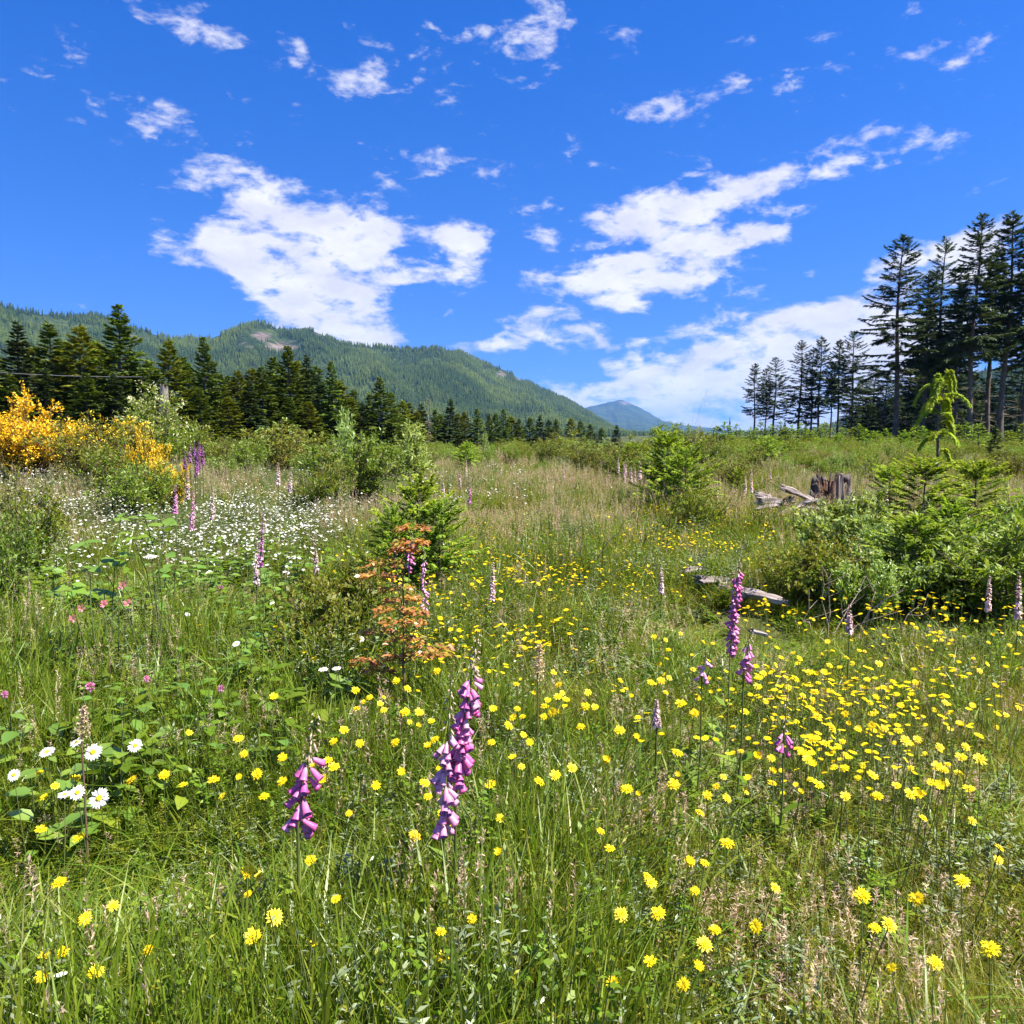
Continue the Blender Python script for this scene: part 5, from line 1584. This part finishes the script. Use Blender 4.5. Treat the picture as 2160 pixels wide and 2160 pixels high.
# clovers
def clover_head(seed):
    r = np.random.default_rng(seed); mb = MB()
    n_ = 90
    d = unit(r.normal(0, 1, (n_, 3)) + [0, 0, .35])
    cards(mb, d * .003, d, r.normal(0, 1, (n_, 3)), .0145, .0042, 0, mid=.7)
    return mb.mesh('flower_head', M['clover_pink'])
ch = [clover_head(i) for i in range(3)]
for i, (px, py, sc, lab) in enumerate([(190, 1449, 1.35, 'tall pink clover above the white daisies at the left'), (309, 1432, 1.0, 'small pink clover right of the tall one'),
        (466, 1453, 1.05, 'faded pink clover left of the small pink foxglove'), (466, 1240, 1.2, 'dusty pink flower head in the grass below the white drift'), (10, 1465, 1.0, 'dark pink clover at the left edge')]):
    r = np.random.default_rng(2100 + i)
    dep = solve_depth(px, py, .46)
    p = at(px, py, dep); g = gz(p.x, p.y); hz = p.z - g
    e = empty('clover', (p.x, p.y, g))
    mb = MB(); stem_to(mb, (r.normal(0, .04), r.normal(0, .04), 0), (0, 0, hz), .0018, .0013, r)
    child('stem', mb.mesh('stem', M['stem']), e)
    c = child('flower_head', ch[i % 3], e); c.location = (0, 0, hz); c.scale = (sc, sc, sc * 1.15)
    mb = MB()
    for k in range(9):
        z = hz * r.uniform(.3, .95); a = r.random() * 6.28
        for q in (-.5, 0, .5):
            cards(mb, np.array([[math.cos(a) * .012, math.sin(a) * .012, z]]), np.array([[math.cos(a + q * 1.6), math.sin(a + q * 1.6), .3]]), np.array([[0, 0, 1.0]]), .026, .013, 0)
    child('leaves', mb.mesh('leaves', M['herb_leaf']), e)
    tag(e, lab, 'flower', 'pink clovers')

# ------------------------------------------------------------------ foxgloves
def bell_mesh(seed, L=.044, openr=.0125):
    r = np.random.default_rng(seed)
    na = 12
    a = np.linspace(0, 2 * math.pi, na, endpoint=False)
    prof = [(0, .0028), (.12, .0042), (.3, .0075), (.55, .0098), (.78, .0106), (.92, .0118), (1.0, openr * 1.14)]
    rows = []
    for k, (t, rad) in enumerate(prof):
        lob = 1 + (.13 * np.cos(a * 5) if k >= 5 else 0)
        z = -t * L + (-.004 * np.maximum(0, np.cos(a)) if k == 6 else 0)
        rows.append(np.stack([rad * lob * np.cos(a), rad * lob * .92 * np.sin(a), np.broadcast_to(z, na)], -1))
    nk = len(rows)
    for (t, rad) in ((.93, .0102), (.6, .0085), (.3, .006)):       # inner wall
        rows.append(np.stack([rad * np.cos(a), rad * .92 * np.sin(a), np.full(na, -t * L)], -1))
    V = np.concatenate(rows)
    F1 = [(k * na + j, k * na + (j + 1) % na, (k + 1) * na + (j + 1) % na, (k + 1) * na + j) for k in range(nk - 1) for j in range(na)]
    F2 = [(k * na + j, k * na + (j + 1) % na, (k + 1) * na + (j + 1) % na, (k + 1) * na + j) for k in range(nk - 1, len(rows) - 1) for j in range(na)]
    mb = MB(); mb.add(V, F1, 0)
    mb.f.append(np.array(F2)); mb.m.append(np.full(len(F2), 1, int))
    # calyx
    aa = np.linspace(0, 6.28, 5, endpoint=False)
    cards(mb, np.tile([[0, 0, .002]], (5, 1)), np.stack([np.cos(aa), np.sin(aa), np.full(5, -1.2)], -1), np.stack([np.cos(aa), np.sin(aa), np.full(5, .6)], -1), .011, .006, 2)
    return mb
bells = {}
for key, mat in (('pink', 'fox_bell'), ('pale', 'fox_bell_pale')):
    bells[key] = [bell_mesh(i, L).mesh('flower_bell', [M[mat], M['fox_inner'], M['stem']], True) for i, L in enumerate((.046, .042, .05))]
def bud_mesh(L):
    mb = MB()
    tube(mb, [(0, 0, 0), (0, 0, -L * .35), (0, 0, -L * .75), (0, 0, -L)], [.0018, .0036, .0038, .0018], 6, 0)
    aa = np.linspace(0, 6.28, 4, endpoint=False)
    cards(mb, np.tile([[0, 0, .002]], (4, 1)), np.stack([np.cos(aa), np.sin(aa), np.full(4, -1.0)], -1), np.stack([np.cos(aa), np.sin(aa), np.full(4, .6)], -1), .009, .005, 1)
    return mb.mesh('bud', [M['fox_bud'], M['stem']], True)
buds = [bud_mesh(L) for L in (.012, .018, .024)]

def foxglove(tip_px, low_px, depth, label, col='pink', nb=26, budfrac=.35, sc=1.0, side=None, seed=0, sparse=1.0, group='foxgloves'):
    """near foxglove: every bell and bud is a part; tip and lowest flower given where they stand"""
    r = np.random.default_rng(3000 + seed)
    T, Lw = at(*tip_px, depth), at(*low_px, depth)
    g = gz(Lw.x, Lw.y)
    bx, by = Lw.x + (Lw.x - T.x) * .5, Lw.y + .02
    g = gz(bx, by)
    e = empty('foxglove', (bx, by, g))
    o = Vector((bx, by, g))
    t, l_ = np.array(T - o), np.array(Lw - o)
    P0 = np.array([0, 0, 0.0])
    pts = np.array([P0, (P0 + l_) / 2 + [0.01, 0, 0], l_, l_ * .66 + t * .34, l_ * .33 + t * .67, t * .9 + l_ * .1, t])
    mb = MB(); tube(mb, pts, np.array([.006, .0055, .0048, .004, .003, .0022, .0012]) * sc, 7)
    child('stem', mb.mesh('stem', M['stem'], True), e)
    for i in range(nb):
        u = (i + .5) / nb
        u = u ** .92
        pos = l_ + (t - l_) * u
        a = (side if side is not None else -1.6) + r.normal(0, 1.15) if i % 4 else r.random() * 6.28
        dirv = np.array([math.cos(a), math.sin(a), 0])
        if u > 1 - budfrac:
            k = 2 if u < 1 - budfrac * .66 else (1 if u < 1 - budfrac * .33 else 0)
            me = buds[k]; tilt_ = r.uniform(.5, 1.1); nm = 'bud'
        else:
            if r.random() > sparse: continue
            me = bells['pale' if (col == 'pale' or r.random() < .18) else 'pink'][r.integers(0, 3)]
            tilt_ = r.uniform(.35, 1.05); nm = 'flower_bell'
        c = child(nm, me, e)
        c.location = pos + dirv * .009 * sc
        # bell axis -Z tilts outwards along dirv
        ax = Vector(dirv) * math.sin(tilt_) + Vector((0, 0, -math.cos(tilt_)))
        q = (-ax).to_track_quat('Z', 'Y')
        c.rotation_euler = q.to_euler()
        s = sc * r.uniform(.85, 1.12) * (1.08 - .38 * u)
        c.scale = (s, s, s)
    # leaves at the stem foot
    mb = MB()
    n_ = 9
    a = r.random(n_) * 6.28; z = r.uniform(.03, .8, n_) ** 1.5
    C = np.array([P0 + (l_ - P0) * q for q in z])
    A = np.stack([np.cos(a), np.sin(a), r.uniform(.2, .7, n_)], -1)
    cards(mb, C, A, np.tile([[0, 0, 1.0]], (n_, 1)) + r.normal(0, .2, (n_, 3)), .17 * (1.1 - z), .055 * (1.1 - z), 0, fold=.1)
    child('leaves', mb.mesh('leaves', M['leaf_green']), e)
    return tag(e, label, 'flower', group)

foxglove((1008, 1335), (962, 1640), 2.25, 'tall pink foxglove in front, right-hand spike of the foxglove pair', 'pink', 96, .30, .92, side=-1.3, seed=1)
foxglove((952, 1420), (935, 1745), 2.2, 'paler pink foxglove in front, left-hand spike of the foxglove pair', 'pale', 62, .36, .9, side=-1.8, seed=2, sparse=.8)
foxglove((668, 1500), (628, 1740), 2.15, 'small pink foxglove at the bottom left of the foxglove pair', 'pink', 44, .40, .98, side=-1.5, seed=3)
foxglove((1563, 1150), (1540, 1375), 3.5, 'tall leaning pink foxglove before the weathered logs', 'pink', 130, .24, .62, side=-1.5, seed=4)
foxglove((1585, 1320), (1568, 1432), 3.2, 'short purple-pink foxglove at the foot of the leaning one', 'pink', 30, .3, .75, side=-1.5, seed=5)
foxglove((1662, 1440), (1652, 1580), 2.9, 'slender foxglove with few pink bells at the lower right', 'pink', 34, .74, .7, side=-1.5, seed=6)
foxglove((1490, 1370), (1480, 1430), 3.2, 'low faded foxglove left of the short purple-pink one', 'pale', 12, .3, .7, seed=7)
foxglove((893, 1125), (897, 1290), 4.5, 'fading lavender foxglove beside the orange-leaved shrub', 'pale', 70, .35, .55, seed=8)
foxglove((872, 1120), (862, 1200), 4.8, 'purple foxglove inside the orange-leaved shrub', 'pink', 26, .3, .7, seed=9)

def far_foxglove(px, py, length_px, depth, label, mat, group='foxgloves', lean=0.0, seed=0):
    r = np.random.default_rng(4000 + seed)
    T = at(px, py, depth); Lw = at(px - lean, py + length_px, depth)
    g = gz(Lw.x, Lw.y)
    e = empty('foxglove', (Lw.x, Lw.y, g))
    o = np.array([Lw.x, Lw.y, g])
    t, l_ = np.array(T) - o, np.array(Lw) - o
    mb = MB(); tube(mb, [(0, 0, 0), l_ * [1, 1, .5], l_, t], [.006, .005, .004, .0015], 4, 0, False)
    child('stem', mb.mesh('stem', M['stem']), e)
    mb = MB()
    n_ = 150
    u = r.random(n_) ** 1.1
    C = l_ + (t - l_) * u[:, None]
    a = r.random(n_) * 6.28
    A = np.stack([np.cos(a), np.sin(a), -.9 + u], -1)
    N = r.normal(0, .4, (n_, 3)) + [0, 0, 1]
    ll = min(.042, .020 + .0022 * depth) * (1.15 - .85 * u)
    cards(mb, C, A, N, ll, ll * .5, 0, mid=.7)
    child('flower_spike', mb.mesh('flower_spike', M[mat]), e)
    return tag(e, label, 'flower', group)
FAR = [
    (556, 1080, 110, 6.3, 'fox_spike_purple', 'purple foxglove on the near rim of the white daisy drift', 8),
    (541, 1140, 90, 5.8, 'fox_spike_pale', 'pale foxglove just below the purple one at the white drift', 0),
    (408, 1035, 78, 7.6, 'fox_spike_purple', 'bright purple foxglove left of the white daisy drift', 4),
    (370, 1022, 56, 8.2, 'fox_spike_purple', 'smaller purple foxglove left of the bright purple one', 0),
    (395, 990, 60, 9.0, 'fox_spike_pale', 'faded foxglove behind the bright purple one', 0),
    (615, 985, 50, 10.5, 'fox_spike_pale', 'lavender foxglove above the white daisy drift', 4),
    (587, 975, 44, 11, 'fox_spike_pale', 'thin pale foxglove left of the lavender one above the white drift', 0),
    (662, 1120, 100, 5.8, 'fox_spike_pale', 'pale spent foxglove right of the white daisy drift', -6),
    (448, 1030, 60, 8.4, 'fox_spike_pale', 'spent foxglove between the bright purple one and the white drift', 0),
    (992, 1005, 55, 12, 'fox_spike_purple', 'lilac foxglove alone in the tan grass right of the bushy young fir', 2),
    (1040, 1185, 75, 5.6, 'fox_spike_pale', 'dull pink foxglove among the distant yellow drift', 2),
    (1585, 990, 45, 14, 'fox_spike_pale', 'pink foxglove left of the stump', 0),
    (1572, 998, 40, 14.5, 'fox_spike_pale', 'second pink foxglove left of the stump', 0),
    (1625, 985, 30, 18, 'fox_spike_pale', 'small foxglove behind the log by the stump', 0),
    (1512, 1005, 50, 13, 'fox_spike_pale', 'whitish foxglove right of the rounded bright bush', 0),
    (1395, 1190, 60, 6.2, 'fox_spike_pale', 'grey spent foxglove left of the weathered log pieces', 0),
    (1792, 1275, 55, 4.6, 'fox_spike_pale', 'pale foxglove stalk in the yellow drift below the thicket', 0),
    (2088, 1215, 70, 5.6, 'fox_spike_pale', 'pinkish foxglove below the willow bush at the right', 4),
    (2150, 1205, 95, 5.2, 'fox_spike_pale', 'faded foxglove at the right edge', 2),
    (1385, 1475, 50, 3.2, 'fox_spike_pale', 'short spent foxglove left below the short purple-pink one', 0),
    (935, 1010, 36, 13, 'fox_spike_pale', 'small lilac foxglove left of the lone lilac one', 0),
    (1870, 1025, 40, 11, 'fox_spike_pale', 'pale foxglove in the upper left of the thicket', 0),
]
for i, (px, py, lp, d, mat, lab, ln) in enumerate(FAR):
    far_foxglove(px, py, lp, d, lab, mat, lean=ln, seed=i)
rr = np.random.default_rng(6)
for i in range(11):
    far_foxglove(410 + rr.normal(0, 16), 926 + rr.uniform(0, 40), rr.uniform(26, 42), 12.8 + rr.uniform(-.6, .6), 'deep purple foxglove of the cluster beside the lowest golden broom', 'fox_spike_deep', 'purple foxglove cluster', 0, 50 + i)
for i in range(9):
    far_foxglove((1322 if i < 5 else 1362) + rr.normal(0, 12), 962 + rr.uniform(0, 22), rr.uniform(28, 44), 16.5 + rr.uniform(-.6, .6), 'lavender foxglove of the clump left of the rounded bright bush', 'fox_spike_pale', 'lavender foxglove clump', 0, 70 + i)
for i in range(18):
    px = rr.uniform(560, 1450); d = rr.uniform(13, 26)
    far_foxglove(px, 962 + rr.uniform(0, 45), rr.uniform(20, 36), d, 'small pale foxglove scattered in the tan grass of the middle distance', 'fox_spike_pale', 'scattered far foxgloves', 0, 90 + i)

# ------------------------------------------------------------------ broad-leaved salmonberry at the left
def leaf_shape(mb, c, a, n_, L, W, mat=0):
    """a broad pointed leaf of six faces, folded at the midrib"""
    a = np.array(a, float); a /= np.linalg.norm(a); n_ = np.array(n_, float)
    s = np.cross(n_, a); s /= np.linalg.norm(s); n2 = np.cross(a, s)
    c = np.array(c, float)
    prof = [(0, .05), (.25, .42), (.5, .5), (.78, .28), (1, .01)]
    L3, Md, R3 = [], [], []
    for t, w in prof:
        m = c + a * L * t - n2 * L * .18 * t ** 2
        Md.append(m); L3.append(m + s * W * w + n2 * W * w * .22); R3.append(m - s * W * w + n2 * W * w * .22)
    V = np.array(L3 + Md + R3)
    k = len(prof)
    F = [(i, i + 1, k + i + 1, k + i) for i in range(k - 1)] + [(k + i, k + i + 1, 2 * k + i + 1, 2 * k + i) for i in range(k - 1)]
    mb.add(V, F, mat)

def salmonberry():
    d = 4.4
    base = at(255, 1330, d); g = gz(base.x, base.y)
    e = empty('salmonberry', (base.x, base.y, g))
    o = np.array([base.x, base.y, g])
    r = np.random.default_rng(12)
    targets = [(175, 1150, 5), (245, 1180, 5), (150, 1245, 4), (220, 1245, 4), (305, 1092, 5), (345, 1105, 4), (280, 1130, 4), (190, 1200, 4), (370, 1180, 4), (330, 1205, 4), (110, 1200, 3), (255, 1090, 3)]
    st = MB(); leafs = []
    for (px, py, nl) in targets:
        dd = d + r.uniform(-.25, .25)
        p = np.array(at(px, py, dd)) - o
        P = stem_to(st, (r.normal(0, .04), r.normal(0, .04), 0), p, .005, .002, r, bow=.08)
        for k in range(nl):
            a = r.random() * 6.28
            ax = [math.cos(a), math.sin(a) - .25, r.uniform(-.1, .25)]
            leafs.append((p + r.normal(0, .012, 3), ax, [r.normal(0, .25), -.35 + r.normal(0, .2), 1], r.uniform(.075, .12)))
    child('stems', st.mesh('stems', M['stem']), e)
    for (c, a, n_, L) in leafs:
        mb = MB(); leaf_shape(mb, c, a, n_, L, L * .62)
        child('leaf', mb.mesh('leaf', M['leaf_broad'], True), e)
    tag(e, 'broad-leaved salmonberry shrub with pointed bright leaves in the left grass', 'shrub')
    for i, (px, py, lab) in enumerate([(258, 1236, 'uppermost pink salmonberry blossom under the broad leaves'), (269, 1272, 'pink salmonberry blossom right below the uppermost one'),
                                       (219, 1274, 'pale pink salmonberry blossom in the middle of the five'), (172, 1283, 'reddish pink salmonberry blossom on the left'), (154, 1305, 'lowest orange-pink salmonberry blossom')]):
        p = at(px, py, d - .35)
        b = empty('salmonberry_blossom', (p.x, p.y, p.z))
        b.rotation_euler = (1.0 + r.normal(0, .3), r.normal(0, .4), 0)
        mb = MB()
        ray_ring(mb, r, 5, .004, .022, .015, 0, .35, 0, .15)
        ray_ring(mb, r, 5, .003, .014, .009, .003, .9, 0, .15)
        child('petals', mb.mesh('petals', M['berry_pink']), b)
        mb = MB(); stem_to(mb, (0, 0, 0), tuple(np.array([r.normal(0, .05), r.normal(0, .05) + .05, -.12])), .002, .002, r)
        child('stem', mb.mesh('stem', M['stem']), b)
        tag(b, lab, 'flower', 'pink salmonberry blossoms')
salmonberry()

def yarrow(px, py, d, label):
    r = np.random.default_rng(int(px))
    p = at(px, py, d); g = gz(p.x, p.y)
    e = empty('white_umbel', (p.x, p.y, g))
    hz = p.z - g
    mb = MB(); stem_to(mb, (0, .02, 0), (0, 0, hz - .04), .003, .002, r)
    for k in range(9):
        a = k / 9 * 6.28
        tube(mb, [(0, 0, hz - .045), (math.cos(a) * .025, math.sin(a) * .025, hz - .004)], [.0012, .001], 3, 0, False)
    child('stem', mb.mesh('stem', M['stem']), e)
    mb = MB(); n_ = 160
    q = np.sqrt(r.random(n_)) * .036; a = r.random(n_) * 6.28
    C = np.stack([q * np.cos(a), q * np.sin(a), hz - q * q * 6 + r.normal(0, .002, n_)], -1)
    cards(mb, C, r.normal(0, 1, (n_, 3)) * [1, 1, .3], np.tile([[0, -.3, 1.0]], (n_, 1)), .010, .008, 0)
    child('flower_cluster', mb.mesh('flower_cluster', M['petal_white']), e)
    tag(e, label, 'flower')
yarrow(318, 1172, 4.3, 'round white blossom head beside the salmonberry leaves')

# ------------------------------------------------------------------ orange-leaved shrub
def orange_shrub():
    d = 4.0
    base = at(850, 1500, d); g = gz(base.x, base.y)
    e = empty('orange_leaved_shrub', (base.x, base.y, g))
    o = np.array([base.x, base.y, g])
    r = np.random.default_rng(15)
    # sprays: where they stand, half length, colour
    sprays = [(868, 1112, 30, 0), (868, 1142, 34, 0), (852, 1158, 30, 0), (815, 1185, 30, 2), (795, 1212, 34, 0), (838, 1240, 34, 2), (850, 1262, 36, 0), (835, 1285, 42, 0), (850, 1312, 44, 0),
              (798, 1330, 34, 2), (855, 1345, 36, 2), (905, 1362, 44, 2), (870, 1382, 46, 2), (840, 1382, 30, 2), (772, 1395, 30, 0), (800, 1412, 34, 2), (880, 1290, 20, 2), (920, 1378, 30, 2)]
    st = MB(); lv = MB()
    main = [at(858, 1500, d), at(850, 1400, d), at(852, 1300, d), at(850, 1220, d), at(868, 1110, d)]
    tube(st, [np.array(m) - o for m in main], [.008, .007, .005, .004, .002], 6)
    for (px, py, hl, c) in sprays:
        dd = d + r.uniform(-.15, .12)
        p = np.array(at(px, py, dd)) - o
        mp = min(main, key=lambda m: (Vector(p + o) - m).length + (0.3 if m.z > p[2] + o[2] else 0))
        q = np.array(mp) - o
        tube(st, [q, (q + p) / 2 + [0, 0, .015], p], [.003, .0024, .0016], 4, 0, False)
        n_ = 84
        w = hl / FPX * dd
        dirv = unit(p - q + [0, 0, 0.001])
        t = r.uniform(-1, 1, n_)
        C = p + np.stack([t * w, r.normal(0, .02, n_) + abs(dirv[1]) * t * w * .4, r.normal(0, .009, n_) - .012 * t ** 2], -1)
        A = np.stack([np.sign(t) * .6 + r.normal(0, .6, n_), r.normal(0, .7, n_), r.uniform(-.4, .2, n_)], -1)
        N = r.normal(0, .35, (n_, 3)) + [0, -.3, 1]
        ok = r.random(n_) < (.95 if c == 0 else .68)
        L = r.uniform(.020, .038, n_)
        cards(lv, C[ok], A[ok], N[ok], L[ok], L[ok] * .55, 0, fold=.12)
        cards(lv, C[~ok], A[~ok], N[~ok], L[~ok], L[~ok] * .55, 1 if c else 0, fold=.12)
    child('stems', st.mesh('stems', M['stem_red'], True), e)
    child('leaves', lv.mesh('leaves', [M['leaf_orange'], M['leaf_olive']]), e)
    tag(e, 'shrub with tiers of orange-red young leaves left of centre', 'shrub')
orange_shrub()

# dried dock seed head at the left
def dock(px, py, len_px, d, label):
    r = np.random.default_rng(int(px + py))
    T, Lw = at(px, py, d), at(px - 6, py + len_px, d)
    g = gz(Lw.x, Lw.y)
    e = empty('dock_plant', (Lw.x, Lw.y, g)); o = np.array([Lw.x, Lw.y, g])
    t, l_ = np.array(T) - o, np.array(Lw) - o
    mb = MB(); tube(mb, [(0, 0, 0), l_, t], [.004, .0035, .0015], 5)
    child('stem', mb.mesh('stem', M['stem_red']), e)
    mb = MB(); n_ = 260
    u = r.random(n_)
    C = l_ + (t - l_) * u[:, None] + r.normal(0, .012, (n_, 3)) * (1.3 - u)[:, None]
    cards(mb, C, r.normal(0, 1, (n_, 3)), r.normal(0, 1, (n_, 3)), .011, .008, 0)
    child('seed_head', mb.mesh('seed_head', M['seed_head']), e)
    tag(e, label, 'plant')
dock(178, 1490, 75, 2.7, 'brown-yellow dock seed head between the pink clover and the daisies')
dock(1140, 1360, 70, 3.4, 'reddish dock spike in the green grass right of the foxglove pair')

# ------------------------------------------------------------------ air
def haze():
    m = bpy.data.materials.new('air')
    m.use_nodes = True
    n, l = m.node_tree.nodes, m.node_tree.links
    n.clear()
    v = n.new('ShaderNodeVolumePrincipled')
    v.inputs['Color'].default_value = (.20, .44, 1.0, 1)
    v.inputs['Density'].default_value = 4.4e-5
    v.inputs['Anisotropy'].default_value = 0.0
    o = n.new('ShaderNodeOutputMaterial'); l.new(v.outputs[0], o.inputs['Volume'])
    top = max((o.matrix_world @ Vector(c)).z for o in scene.objects if o.type == 'MESH' and 'mountain' in o.name for c in o.bound_box)
    X, Z0, Z1 = 17500, -12, top + 40
    V = [(-X, -X, Z0), (X, -X, Z0), (X, X, Z0), (-X, X, Z0), (-X, -X, Z1), (X, -X, Z1), (X, X, Z1), (-X, X, Z1)]
    F = [(0, 3, 2, 1), (4, 5, 6, 7), (0, 1, 5, 4), (1, 2, 6, 5), (2, 3, 7, 6), (3, 0, 4, 7)]
    mb = MB(); mb.add(V, F)
    ob = bpy.data.objects.new('haze', mb.mesh('haze', m)); COL.objects.link(ob)
    tag(ob, None, None, None, 'stuff')
haze()
